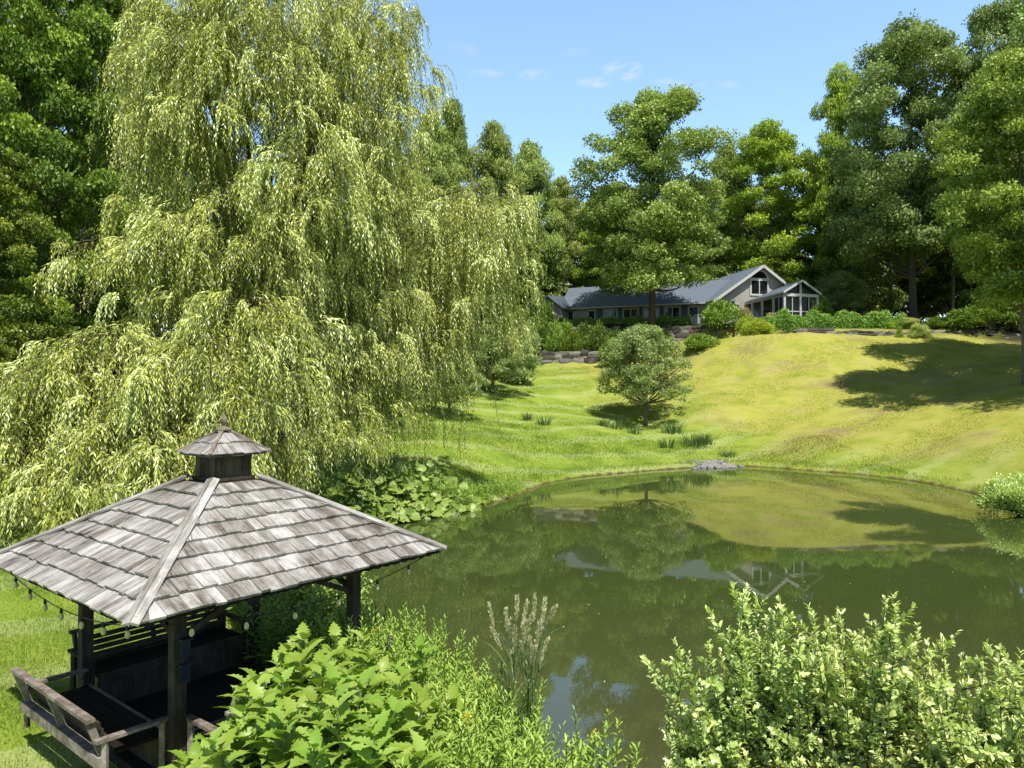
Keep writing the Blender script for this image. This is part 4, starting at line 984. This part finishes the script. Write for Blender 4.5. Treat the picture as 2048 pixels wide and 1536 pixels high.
shrub('dark',1240,76,708,26,'low dark shrub hidden behind the orchard tree',base=7.4)
shrub('hedge',1400,74.5,672,40,'low spreading shrub on the lawn below the upper stone wall',base=9.4)
shrub('small',1035,66,668,52,'fan shaped shrub left of the stone walls',base=5.5,rz=.3)
shrub('left',1030,80,632,50,'shaded shrub beneath the trees left of the house',base=9.5)
shrub('dark',1085,84,612,40,'dark shrub beside the left end of the stone walls',base=10)
shrub('grey',2035,27.2,955,72,'silvery green bush on the right-hand shore of the pond',base=.15)
shrub('left',690,45,700,120,'undergrowth behind the willow, nearest the lawn'); shrub('left',380,40,760,150,'undergrowth bush behind the left half of the willow')
T('left',25,29,545,110,'leafy young forest tree at the left edge behind the willow',rz=.7); T('left',-60,20,640,90,'low light green tree cut by the left edge behind the gazebo',rz=4)
T('small',1682,88,545,55,'pale leaved young tree just right of the porch',rz=1.2)
shrub('dark',1640,84,600,30,'dark bush hiding the right corner of the porch',base=13)
for k,(a,b,t_,w_,lb) in enumerate(((1130,84.8,648,24,'vine covered mound over the left end of the upper stone wall'),(1170,83.8,652,26,'creeper spilling down the upper stone wall, left of the oak trunk'),(1255,83,660,20,'dark creeper on the upper stone wall just left of the oak trunk'),(1330,82,664,18,'small dark shrub against the upper stone wall right of the oak trunk'))):
    shrub(('hedge','dark')[k%2],a,b,t_,w_,lb,base=10.2)
# trellis
tr=MB(); x=px2x(1893,77); z=12.4; tz=pz(612,77)
for a in range(4):
    t=a*PI/2+.4; tr.tube([(x+.35*math.cos(t),77+.35*math.sin(t),z),(x+.42*math.cos(t),77+.42*math.sin(t),z+(tz-z)*.55),(x+.2*math.cos(t),77+.2*math.sin(t),z+(tz-z)*.85),(x,77,tz)],.035,5)
for h_ in(.25,.55,.78):
    r=.36 if h_<.7 else .28; tr.tube([(x+r*math.cos(t),77+r*math.sin(t),z+(tz-z)*h_) for t in np.linspace(0,2*PI,13)],.025,4)
tr.lathe((x,77,tz-.05),[(.02,0),(.09,.06),(.02,.16)],8)
tag(tr.build('garden_trellis',M['copper']),'rusty metal obelisk trellis in the garden border','trellis')
mb=MB(); p=pt(1978,625,72); mb.tube([(p[0],72,11.2),(p[0]+.1,72,12.6),(p[0]+.45,72,13.7)],[.34,.3,.24],9); tag(mb.build('tree_stump',M['bark_grey']),'pale broken stump sunlit in the shade at the right','stump')
# extra bare trunks in the wood
for k,(px,Y,lab) in enumerate(((1780,92,'slim pale trunk left of the huge bare trunk'),(1905,90,'thin trunk in deep shade right of the huge bare trunk'),(1705,94,'thin dark trunk behind the pale young tree'))):
    x=px2x(px,Y); z=H(x,Y); mb=MB(); mb.tube(bez(np.array([x,Y,z-.3]),np.array([x+.4,Y,z+7]),np.array([x+.1,Y,z+16]),8),np.linspace(.24,.14,8),7); root=empty('bare_trunk',(0,0,0),0,lab,'tree'); mb.build('trunk',M['bark_grey'],root,True)

# ------------------------------------------------------------------ grass and herbs
def scatter(n,x0,x1,y0,y1,test,r_):
    X=r_.uniform(x0,x1,n); Y=r_.uniform(y0,y1,n); d=pond_sd(X,Y); k=test(X,Y,d); return X[k],Y[k],d[k]
def vis(X,Y,m=60): 
    px=1024+F*X/Y; return (px>-m)&(px<2048+m)
r_=np.random.default_rng(9)
G=[]
def blades(n,x0,x1,y0,y1,test,h,w,sc=None):
    X,Y,d=scatter(n,x0,x1,y0,y1,test,r_); Z=H(X,Y); m=len(X)
    C=np.stack([X,Y,Z-.01],1); D=norm(np.stack([r_.normal(0,.35,m),r_.normal(0,.35,m),np.ones(m)],1)); N=norm(np.stack([r_.normal(size=m),r_.normal(size=m),.4*np.ones(m)],1))
    L=h*r_.uniform(.5,1.4,m)*(1 if sc is None else sc(X,Y,d)); G.append((C,D,N,L,w*np.ones(m)*r_.uniform(.7,1.3,m),r_.random(m)))
gz_in=lambda X,Y:(abs((X-G0[0])*E1[0]+(Y-G0[1])*E1[1])<1.4)&(abs((X-G0[0])*E2[0]+(Y-G0[1])*E2[1])<1.4)
blades(150000,-12,-2.5,4.5,20,lambda X,Y,d:(d>.1)&vis(X,Y)&~gz_in(X,Y)&(X<-2.7-(Y-9.6)*.2),.075,.010)
blades(90000,-7,22,26,50,lambda X,Y,d:(d>.15)&(d<12)&vis(X,Y),.11,.028)
blades(190000,-6,45,38,78,lambda X,Y,d:(d>1)&vis(X,Y)&(woodmask(X,Y)<.3)&(Y<np.interp(X,[0,13,14,27,28,50],[80,78,81,79,72,70])),.05,.05)
blades(30000,-6,23,24,48,lambda X,Y,d:(d>-.05)&(d<1.0)&(np.sin(X*1.1)+np.sin(Y*1.7+X*.4)+np.sin(X*3.1+Y*2.3)>-.6),.30,.022,lambda X,Y,d:(1.25-d*.6)*(1+.5*np.sin(X*2.2+Y)))
C,D,N,L,W,A=[np.concatenate(z) for z in zip(*G)]
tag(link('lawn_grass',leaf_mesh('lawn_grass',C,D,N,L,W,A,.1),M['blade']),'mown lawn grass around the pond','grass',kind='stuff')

def blade_clump(name,label,x,y,n,h,spread,w,mat,seed,lean=.35,z=None,cat='plant',group=None):
    q=np.random.default_rng(seed); a=q.uniform(0,2*PI,n); rr=spread*q.uniform(0,1,n)**.6; z=H(x,y) if z is None else z
    C=np.stack([rr*np.cos(a),rr*np.sin(a),0*a],1); D=norm(np.stack([np.cos(a)*lean*q.uniform(.2,1.3,n),np.sin(a)*lean*q.uniform(.2,1.3,n),np.ones(n)],1)); N=norm(np.stack([-np.cos(a)*1.,-np.sin(a)*1.,.2+0*a],1)+q.normal(0,.3,(n,3)))
    L=h*q.uniform(.55,1.15,n); root=link(name,leaf_mesh(name,C,D,N,L,w*q.uniform(.7,1.2,n),q.random(n),.0,'strip'),mat); root.location=(x,y,z-.03); tag(root,label,cat,group); return root
for k,(px,py,Y,h,s,n,lb) in enumerate(((1345,872,53,1.1,.8,150,'iris clump just below the orchard tree shadow'),(1385,885,50,1.0,.9,160,'largest iris clump near the far shore'),(1408,878,50.5,.9,.7,120,'iris clump right behind the stone pile'),(1335,890,49,.8,.5,80,'small iris clump left of the stone pile'),
     (1228,872,52,.8,.7,90,'sparse iris clump left of the orchard tree'),(1205,868,53,.7,.5,60,'tiny iris clump furthest left below the orchard tree'),(1268,878,51,.7,.5,60,'small iris clump directly below the orchard tree'),(1055,852,52,.7,.4,60,'dark tuft of leaves on the mown lawn, left one'),(1088,856,51,.8,.5,70,'dark tuft of leaves on the mown lawn, right one'),(1455,900,48,.6,.6,90,'low green tuft right of the stone pile'))):
    blade_clump('iris_clump',lb,px2x(px,Y),Y,n,h,s,.05,M['reed'],40+k,.4)

# big round leaves at the left shore
def big_leaf_bed():
    q=np.random.default_rng(77); P=[]
    root=empty('butterbur_patch',(0,0,0),0,'patch of large round-leaved plants on the bank under the willow','plant')
    n=2600; X=q.uniform(-10.5,-1.2,n); Y=q.uniform(22.2,30,n); d=pond_sd(X,Y); k=(d>-.35)&(d<2.6)&(Y>23); X,Y,d=X[k],Y[k],d[k]; n=len(X)
    Z=np.maximum(H(X,Y),0)+q.uniform(.1,1.3,n)*np.clip(.35+d*.5,.3,1.15)*np.clip((-1.0-X)*.5,.35,1)
    N=norm(np.stack([q.normal(0,.55,n),-.6+q.normal(0,.45,n),np.ones(n)*.6],1)); D=norm(np.stack([q.normal(0,1,n),-.8+q.normal(0,.6,n),-.1*np.ones(n)],1)); L=q.uniform(.22,.46,n)
    link('foliage',leaf_mesh('foliage',np.stack([X,Y,Z],1),D,N,L,L*.98,np.clip(q.normal(.5,.22,n),0,1),.18,'oval'),M['butter'],root)
    mb=MB()
    for i in range(0,n,3): mb.tube([(X[i],Y[i],H(X[i],Y[i])-.05),(X[i],Y[i],Z[i])],.012,3,cap=False)
    mb.build('stems',M['stem'],root)['kind']='stuff'
big_leaf_bed()

def herb_bed(name,label,pts,n,h,ls,mat,seed,asp=.22,kind='oval',upr=.8,dens=22,flower=False,top_lean=.25):
    """upright leafy stems scattered in a polygon-like list of (x,y,r,h)"""
    q=np.random.default_rng(seed); P=[];D=[];N=[];A=[];L=[];mb=MB(); FP=[]
    pts=np.array(pts,float); w=pts[:,2]**2; k=q.choice(len(pts),n,p=w/w.sum())
    for i in range(n):
        c=pts[k[i]]; a=q.uniform(0,2*PI); rr=c[2]*q.uniform(0,1)**.5; x=c[0]+rr*math.cos(a); y=c[1]+rr*math.sin(a); z=max(H(x,y),-.05)
        hh=c[3]*q.uniform(.65,1.1); ln=np.array([math.cos(a),math.sin(a)])*q.uniform(0,top_lean)*hh+q.normal(0,.05,2)
        m=int(dens*hh/h*1.0)+4; u=(np.arange(m)+.5)/m; u=.12+.88*u
        p=np.stack([x+ln[0]*u**2,y+ln[1]*u**2,z+hh*u],1); an=np.arange(m)*2.4+q.uniform(0,6); o=np.stack([np.cos(an),np.sin(an),0*an],1)
        P.append(p); D.append(norm(o+np.array([0,0,1])*(upr*(.3+u**3*1.6))[:,None]+q.normal(0,.15,(m,3)))); N.append(norm(np.array([0,0,1.])-o*.35+q.normal(0,.25,(m,3))))
        L.append(ls*q.uniform(.7,1.2,m)*(1.1-.55*u**3)); A.append(np.clip(.25+.45*u+q.normal(0,.12,m)+q.uniform(-.12,.12),0,1))
        mb.tube(p[::max(1,m//4)],.006,3,cap=False)
        if flower and q.random()<.02: FP.append(p[-1])
    P=np.concatenate(P);D=np.concatenate(D);N=np.concatenate(N);A=np.concatenate(A);L=np.concatenate(L)
    root=empty(name,(0,0,0),0,label,'plants'); root['kind']='stuff'
    link('foliage',leaf_mesh('foliage',P,D,N,L,L*asp,A,.12,kind),mat,root); mb.build('stems',M['stem'],root)['kind']='stuff'
    if FP:
        FP=np.array(FP); n=len(FP)*26; C=np.repeat(FP,26,0)+q.normal(0,.03,(n,3)); link('flowers',leaf_mesh('flowers',C,rnd_dirs(n,q),rnd_dirs(n,q),.022*np.ones(n),.018*np.ones(n),q.random(n),0),M['yflower'],root)
    return root
def on(px,py,Y): return px2x(px,Y)
# wild herbs on the near bank between gazebo and water
herb_bed('bank_herbs','tangle of narrow-leaved wild herbs on the near bank beside the water',
 [(px2x(p,Y),Y,r,max(.3,pz(t,Y)-H(px2x(p,Y),Y))) for p,Y,t,r in ((740,9.6,1235,.5),(800,9.0,1265,.5),(850,8.4,1300,.5),(900,7.8,1335,.5),(950,7.2,1385,.45),(880,7.0,1360,.5),(1000,6.8,1430,.4),(900,6.2,1420,.5),(960,5.8,1455,.45),(1060,6.0,1470,.4),(1130,5.6,1490,.35),(1190,5.4,1500,.3),(1010,5.2,1500,.4),(760,8,1290,.5),(880,5.5,1450,.4))],
 900,1.0,.12,M['herb'],51,.25,dens=46,flower=True)
herb_bed('bank_herbs','tall leafy growth behind the gazebo at the water edge',
 [(px2x(p,Y),Y,r,hh) for p,Y,r,hh in ((560,13.5,.9,1.5),(620,13.2,.9,1.5),(660,12.4,.6,1.3),(690,11.2,.5,1.2),(590,11.8,.8,1.3),(520,14.5,.9,1.6),(740,12.0,.4,.9),(230,15.5,.8,1.2))],360,1.0,.17,M['butter'],52,.35,dens=24)
herb_bed('bank_herbs','low grasses and herbs along the far left shore beside the round leaves',
 [(-2.3,28.9,.8,.8),(-1.5,30.2,.7,.7),(-.6,31.6,.6,.55),(-3.2,28.6,.8,1.0),(-.2,32.6,.5,.45),(-4.0,29.3,.9,1.1)],420,1.0,.16,M['herb'],53,.16,dens=22)
# the toothed big-leaf plants next to the gazebo
def cup_plant(seed,x,y,h,lab):
    q=np.random.default_rng(seed); z=H(x,y); P=[];D=[];N=[];L=[];A=[];mb=MB()
    for s in range(9):
        a=q.uniform(0,2*PI); r0=.10*q.uniform(0,1); hh=h*q.uniform(.6,1.05); tilt=q.uniform(.0,.32)*hh; tp=np.array([math.cos(a)*(r0+tilt),math.sin(a)*(r0+tilt),hh])
        path=bez(np.array([math.cos(a)*r0,math.sin(a)*r0,-.05]),np.array([math.cos(a)*(r0+tilt*.2),math.sin(a)*(r0+tilt*.2),hh*.6]),tp,7); mb.tube(path,np.linspace(.013,.007,7),5)
        m=11; u=np.linspace(.25,1,m)**.8
        for i,t in enumerate(u):
            c=(1-t)**2*path[0]+2*t*(1-t)*path[3]+t*t*path[-1]
            for e in(0,PI):
                an=i*1.57+e+q.normal(0,.25)+s; o=np.array([math.cos(an),math.sin(an),0]); up=.15+.9*t**4
                P.append(c); D.append(o+[0,0,up+q.normal(0,.12)]); N.append(np.array([0,0,1.])-o*up*.9+q.normal(0,.32,3)); L.append((.36-.18*t**3)*q.uniform(.85,1.3)); A.append(np.clip(.3+.35*t+q.normal(0,.16),0,1))
    P=np.array(P);D=np.array(D);N=norm(np.array(N));L=np.array(L)
    root=empty('cup_plant',(x,y,z),0,lab,'plant','big toothed-leaf plants in the clump beside the gazebo')
    link('foliage',leaf_mesh('foliage',P,D,N,L,L*.60,np.array(A),.20,'toothed'),M['cup'],root); mb.build('stems',M['stem'],root,True)
lab='tall plant with large toothed bright green leaves in the clump beside the gazebo'
for k,(px,Y,top) in enumerate(((480,6.3,1400),(500,5.6,1480),(545,6.6,1335),(560,5.4,1410),(600,6.9,1290),(640,6.2,1340),(660,5.3,1400),(690,7.2,1262),(730,6.5,1310),(760,5.7,1370),(790,7.0,1300),(610,5.0,1450),(720,5.1,1450),(500,5.1,1500),(455,5.7,1450),(815,6.2,1380),(570,6.0,1370),(690,5.8,1360),(630,7.5,1300),(560,7.0,1330),(780,5.2,1470))):
    x=px2x(px,Y); cup_plant(60+k,x,Y,pz(top,Y)-H(x,Y),lab)
# iris/lily sheaf and reed grass
blade_clump('daylily_clump','clump of long strap-shaped leaves at the bottom between herbs and water',px2x(905,5.0),5.0,110,1.0,.22,.028,M['herb'],90,.5,cat='plant')
blade_clump('daylily_clump','second strap-leaved clump beside the toothed-leaf plants',px2x(800,4.9),4.9,70,.85,.2,.026,M['herb'],91,.5,cat='plant')
def reeds():
    q=np.random.default_rng(93); Y0=7.0; root=empty('reed_grass',(px2x(1045,Y0),Y0,H(px2x(1045,Y0),Y0)),0,'tall reed grass with straw-coloured plumes at the water edge','grass')
    z=H(px2x(1045,Y0),Y0); mb=MB(); P=[];D=[];N=[];L=[];A=[]; BP=[];BD=[];BN=[];BL=[]
    tips=[(978,1205),(1012,1215),(1035,1190),(1055,1200),(1070,1188),(1090,1195),(1110,1212),(1065,1225),(1050,1240),(1080,1240),(1000,1265),(985,1255),(1030,1250),(1075,1260),(1095,1275),(1020,1235),(1060,1270),(1042,1285),(1088,1218),(1070,1290)]
    for (px,py) in tips:
        Yt=Y0+q.uniform(-.35,.35); tp=pt(px,py,Yt)-np.array(root.location); b=np.array([q.normal(0,.12),q.normal(0,.12),-.05]); path=bez(b,np.array([b[0]+(tp[0]-b[0])*.2,b[1]+(tp[1]-b[1])*.3,tp[2]*.65]),tp,9); mb.tube(path,np.linspace(.006,.0025,9),4)
        n=150; u=q.uniform(0,1,n); pl=.27*q.uniform(.8,1.2); ax=norm(path[-1]-path[-2]); wd=(.006+.017*(1-u))*np.sin(np.clip(u*1.0+.08,0,1)*PI)**.7
        o=rnd_dirs(n,q); P.append(tp-ax*(u*pl)[:,None]+o*wd[:,None]*q.uniform(.2,1,n)[:,None]); D.append(norm(ax+o*.7)); N.append(norm(o+rnd_dirs(n,q)*.6)); L.append(q.uniform(.022,.042,n)); A.append(q.random(n))
        for _ in range(6):
            i=q.integers(1,7); a=q.uniform(0,2*PI); BP.append(path[i]); BD.append([math.cos(a)*.6,math.sin(a)*.6,.9]); BN.append([-math.cos(a),-math.sin(a),.4]); BL.append(q.uniform(.25,.45))
    P=np.concatenate(P);L=np.concatenate(L)
    link('plumes',leaf_mesh('plumes',P,np.concatenate(D),np.concatenate(N),L,L*.35,np.concatenate(A),0),M['plume'],root)
    BL=np.array(BL); link('foliage',leaf_mesh('foliage',np.array(BP),np.array(BD,float),norm(np.array(BN,float)),BL,.014*np.ones(len(BL)),q.random(len(BL)),0,'strip'),M['reed'],root); mb.build('stems',M['stem'],root)
reeds()

# silvery shrubs in the right foreground
def spray_bush(seed,cx,cy,base,tips,lab,nsub=9):
    """tips: list of 3-D shoot ends; leaves in whorls up each shoot"""
    q=np.random.default_rng(seed); root=empty('bayberry_bush',(0,0,0),0,lab,'shrub'); mb=MB(); P=[];D=[];N=[];L=[];A=[]
    b0=np.array([cx,cy,base])
    for tp in tips:
        tp=np.array(tp); s=b0+np.array([q.normal(0,.25),q.normal(0,.2),0]); path=bez(s,s*.45+tp*.55+np.array([(tp[0]-s[0])*.2,(tp[1]-s[1])*.2,-.15]),tp,9); mb.tube(path,np.linspace(.009,.0025,9),4)
        subs=[(path[4:],.5)]
        for _ in range(nsub):
            i=q.integers(3,8); e=path[i]+np.array([q.normal(0,.2),q.normal(0,.2),q.uniform(.12,.42)]); sp=bez(path[i],(path[i]+e)/2+np.array([q.normal(0,.05),q.normal(0,.05),0]),e,5); mb.tube(sp,np.linspace(.006,.002,5),3); subs.append((sp,0))
        for sp,_ in subs:
            ln=np.linalg.norm(np.diff(sp,axis=0),axis=1).sum(); m=int(ln/.0105)+6; u=np.sort(q.uniform(.15,1,m)); ii=u*(len(sp)-1); i0=np.minimum(ii.astype(int),len(sp)-2); f=(ii-i0)[:,None]
            p=sp[i0]*(1-f)+sp[i0+1]*f; ax=norm(sp[i0+1]-sp[i0]); o=rnd_dirs(m,q); o=norm(o-ax*(o*ax).sum(1)[:,None])
            P.append(p); D.append(norm(ax*(.55+.9*u[:,None]**4)+o*.9)); N.append(norm(ax*.8-o*.5+q.normal(0,.25,(m,3))+[0,0,.3])); L.append(q.uniform(.035,.078,m)*(1.05-.3*u**3)); A.append(np.clip(.28+.55*u**2+q.normal(0,.17,m),0,1))
    P=np.concatenate(P);D=np.concatenate(D);N=np.concatenate(N);L=np.concatenate(L);A=np.concatenate(A); print('bush leaves',len(P))
    link('foliage',leaf_mesh('foliage',P,D,N,L,L*.44,A,.14,'oval'),M['grey'],root); mb.build('stems',M['bark'],root)
def tipset(seed,outline,n,Y0,Y1,cx):
    q=np.random.default_rng(seed); T_=[]
    ox=np.array([a for a,b in outline]); oy=np.array([b for a,b in outline])
    for px,py in outline: T_.append(pt(px,py,q.uniform(Y0,Y1)))
    for _ in range(n):
        px=q.uniform(ox.min(),ox.max()); lo=np.interp(px,ox,oy); t=q.uniform(0,1); py=lo+25+t*(1600-lo); Y=Y1-(Y1-Y0)*t+q.uniform(-.2,.2); T_.append(pt(px,py,Y))
    return T_
spray_bush(101,px2x(1500,5.9),5.9,.2,tipset(1,[(1345,1318),(1375,1300),(1415,1285),(1440,1300),(1478,1230),(1492,1170),(1510,1185),(1550,1215),(1565,1240),(1590,1290)],70,5.4,6.4,1500),'silvery leaved bush in the foreground, the one with the tallest left shoot')
spray_bush(102,px2x(1720,5.6),5.6,.2,tipset(2,[(1590,1250),(1622,1228),(1650,1235),(1680,1225),(1720,1255),(1750,1240),(1768,1190),(1790,1205),(1830,1245),(1850,1280)],75,5.1,6.2,1700),'silvery leaved bush in the foreground middle with one lone shoot standing up')
spray_bush(103,px2x(1950,5.3),5.3,.25,tipset(3,[(1850,1285),(1880,1270),(1920,1300),(1960,1325),(1990,1320),(2030,1330),(2070,1310),(2110,1300)],70,4.7,5.9,1950),'silvery leaved bush cut by the right edge of the photo in the foreground')
# floating specks on the pond
q=np.random.default_rng(8); n=520; X=q.uniform(-5,20,n); Y=6+q.uniform(0,1,n)**1.3*32; k=pond_sd(X,Y)<-.5; X,Y=X[k],Y[k]; n=len(X)
L=q.uniform(.010,.045,n)*(1+.025*Y); tag(link('floating_debris',leaf_mesh('floating_debris',np.stack([X,Y,np.full(n,.006)],1),np.stack([q.normal(size=n),q.normal(size=n),0*X],1),np.tile([0,0,1.],(n,1)),L,L*q.uniform(.3,.8,n),q.random(n),0),M['plume']),'leaves and petals floating on the pond','debris',kind='stuff')

# ------------------------------------------------------------------ light, sky, camera
sun_dir=norm(np.array([.36,-.93,0])); EL=math.radians(61)
sv=np.array([sun_dir[0]*math.cos(EL),sun_dir[1]*math.cos(EL),math.sin(EL)])
ld=bpy.data.lights.new('sun','SUN'); ld.energy=5.0; ld.angle=math.radians(.5); ld.color=(1,.965,.90)
lo=bpy.data.objects.new('sun',ld); col.objects.link(lo); lo.rotation_euler=Vector(sv).to_track_quat('Z','Y').to_euler(); lo.location=(0,0,60)
w=bpy.data.worlds.new('World'); bpy.context.scene.world=w; w.use_nodes=True; nt=w.node_tree; nt.nodes.clear()
out=nt.nodes.new('ShaderNodeOutputWorld'); bg=nt.nodes.new('ShaderNodeBackground'); sky=nt.nodes.new('ShaderNodeTexSky'); sky.sky_type='NISHITA'; sky.sun_disc=False
sky.sun_elevation=EL; sky.sun_rotation=math.atan2(sv[0],sv[1]); sky.altitude=200; sky.air_density=1.0; sky.dust_density=.6; sky.ozone_density=1.2
bg.inputs[1].default_value=.15
tc=nt.nodes.new('ShaderNodeTexCoord'); mp=nt.nodes.new('ShaderNodeMapping'); mp.inputs['Scale'].default_value=(1,1,2.6); nt.links.new(tc.outputs['Generated'],mp.inputs[0])
nz=nt.nodes.new('ShaderNodeTexNoise'); nz.inputs['Scale'].default_value=7.5; nz.inputs['Detail'].default_value=8; nz.inputs['Roughness'].default_value=.6; nt.links.new(mp.outputs[0],nz.inputs['Vector'])
rp=nt.nodes.new('ShaderNodeValToRGB'); rp.color_ramp.elements[0].position=.64; rp.color_ramp.elements[0].color=(0,0,0,1); rp.color_ramp.elements[1].position=.80; rp.color_ramp.elements[1].color=(.55,.55,.55,1); nt.links.new(nz.outputs['Fac'],rp.inputs[0])
mx=nt.nodes.new('ShaderNodeMix'); mx.data_type='RGBA'; mx.inputs[7].default_value=(6.4,6.2,6.5,1); 
sx=nt.nodes.new('ShaderNodeSeparateXYZ'); nt.links.new(tc.outputs['Generated'],sx.inputs[0])
def nmath(op,a,b):
    n_=nt.nodes.new('ShaderNodeMath'); n_.operation=op
    for i_,x_ in enumerate((a,b)):
        if isinstance(x_,(int,float)): n_.inputs[i_].default_value=x_
        else: nt.links.new(x_,n_.inputs[i_])
    return n_.outputs[0]
acc=0.0
for (cpx,cpy,wx,wz,st_) in ((1068,146,26,10,.8),(1248,137,34,17,1.0),(1190,161,30,9,.9),(1342,160,34,7,.55),(1442,165,36,7,.55),(1150,100,24,9,.3),(930,95,30,14,.3),(975,142,30,8,.45)):
    dx,dz=(cpx-1024)/F,(YH-cpy)/F
    X_=nmath('DIVIDE',sx.outputs[0],nmath('MAXIMUM',sx.outputs[1],.05)); Z_=nmath('DIVIDE',sx.outputs[2],nmath('MAXIMUM',sx.outputs[1],.05))
    a_=nmath('MULTIPLY',nmath('SUBTRACT',X_,dx),F/wx); b_=nmath('MULTIPLY',nmath('SUBTRACT',Z_,dz),F/wz); r2_=nmath('ADD',nmath('MULTIPLY',a_,a_),nmath('MULTIPLY',b_,b_))
    acc=nmath('ADD',acc,nmath('MULTIPLY',nmath('MAXIMUM',nmath('SUBTRACT',1.0,nmath('MULTIPLY',r2_,.5)),0.0),st_))
nz2=nt.nodes.new('ShaderNodeTexNoise'); nz2.inputs['Scale'].default_value=42; nz2.inputs['Detail'].default_value=7; nz2.inputs['Roughness'].default_value=.65; nt.links.new(mp.outputs[0],nz2.inputs['Vector'])
cf=nmath('MINIMUM',nmath('MULTIPLY',acc,nmath('MAXIMUM',nmath('MULTIPLY',nmath('SUBTRACT',nz2.outputs['Fac'],.38),3.2),0.0)),.75)
nt.links.new(nmath('MULTIPLY',cf,.7),mx.inputs[0]); gr=nt.nodes.new('ShaderNodeValToRGB'); nt.links.new(sx.outputs[2],gr.inputs[0])
gr.color_ramp.elements[0].position=.0; gr.color_ramp.elements[0].color=(1.75,1.95,1.95,1); gr.color_ramp.elements[1].position=.85; gr.color_ramp.elements[1].color=(.3,.3,.34,1); e=gr.color_ramp.elements.new(.53); e.color=(2.2,2.3,2.2,1); e=gr.color_ramp.elements.new(.70); e.color=(.42,.42,.46,1)
bk=nt.nodes.new('ShaderNodeMapRange'); bk.inputs[1].default_value=-.35; bk.inputs[2].default_value=.35; bk.inputs[3].default_value=.45; bk.inputs[4].default_value=1.0; nt.links.new(sx.outputs[1],bk.inputs[0])
gn=nt.nodes.new('ShaderNodeMix'); gn.data_type='RGBA'; gn.blend_type='MULTIPLY'; gn.inputs[0].default_value=1; nt.links.new(gr.outputs[0],gn.inputs[7]); nt.links.new(sky.outputs[0],gn.inputs[6]); g2=nt.nodes.new('ShaderNodeVectorMath'); g2.operation='SCALE'; nt.links.new(gn.outputs[2],g2.inputs[0]); nt.links.new(bk.outputs[0],g2.inputs['Scale']); nt.links.new(g2.outputs[0],mx.inputs[6]); nt.links.new(mx.outputs[2],bg.inputs[0]); nt.links.new(bg.outputs[0],out.inputs[0])

cd=bpy.data.cameras.new('camera'); cam=bpy.data.objects.new('camera',cd); col.objects.link(cam); cam.location=(0,0,CAMZ)
cd.sensor_width=36; cd.lens=F/2048*36; cd.clip_end=6000; cd.clip_start=.05
pitch=math.atan((YH-768)/F); cam.rotation_euler=(math.radians(90)+pitch,0,0)
sc=bpy.context.scene; sc.camera=cam; sc.view_settings.view_transform='Standard'; sc.view_settings.look='None'; sc.view_settings.exposure=0
sc.render.engine='CYCLES'; sc.cycles.max_bounces=6; sc.cycles.diffuse_bounces=1; sc.cycles.transmission_bounces=3; sc.cycles.glossy_bounces=3
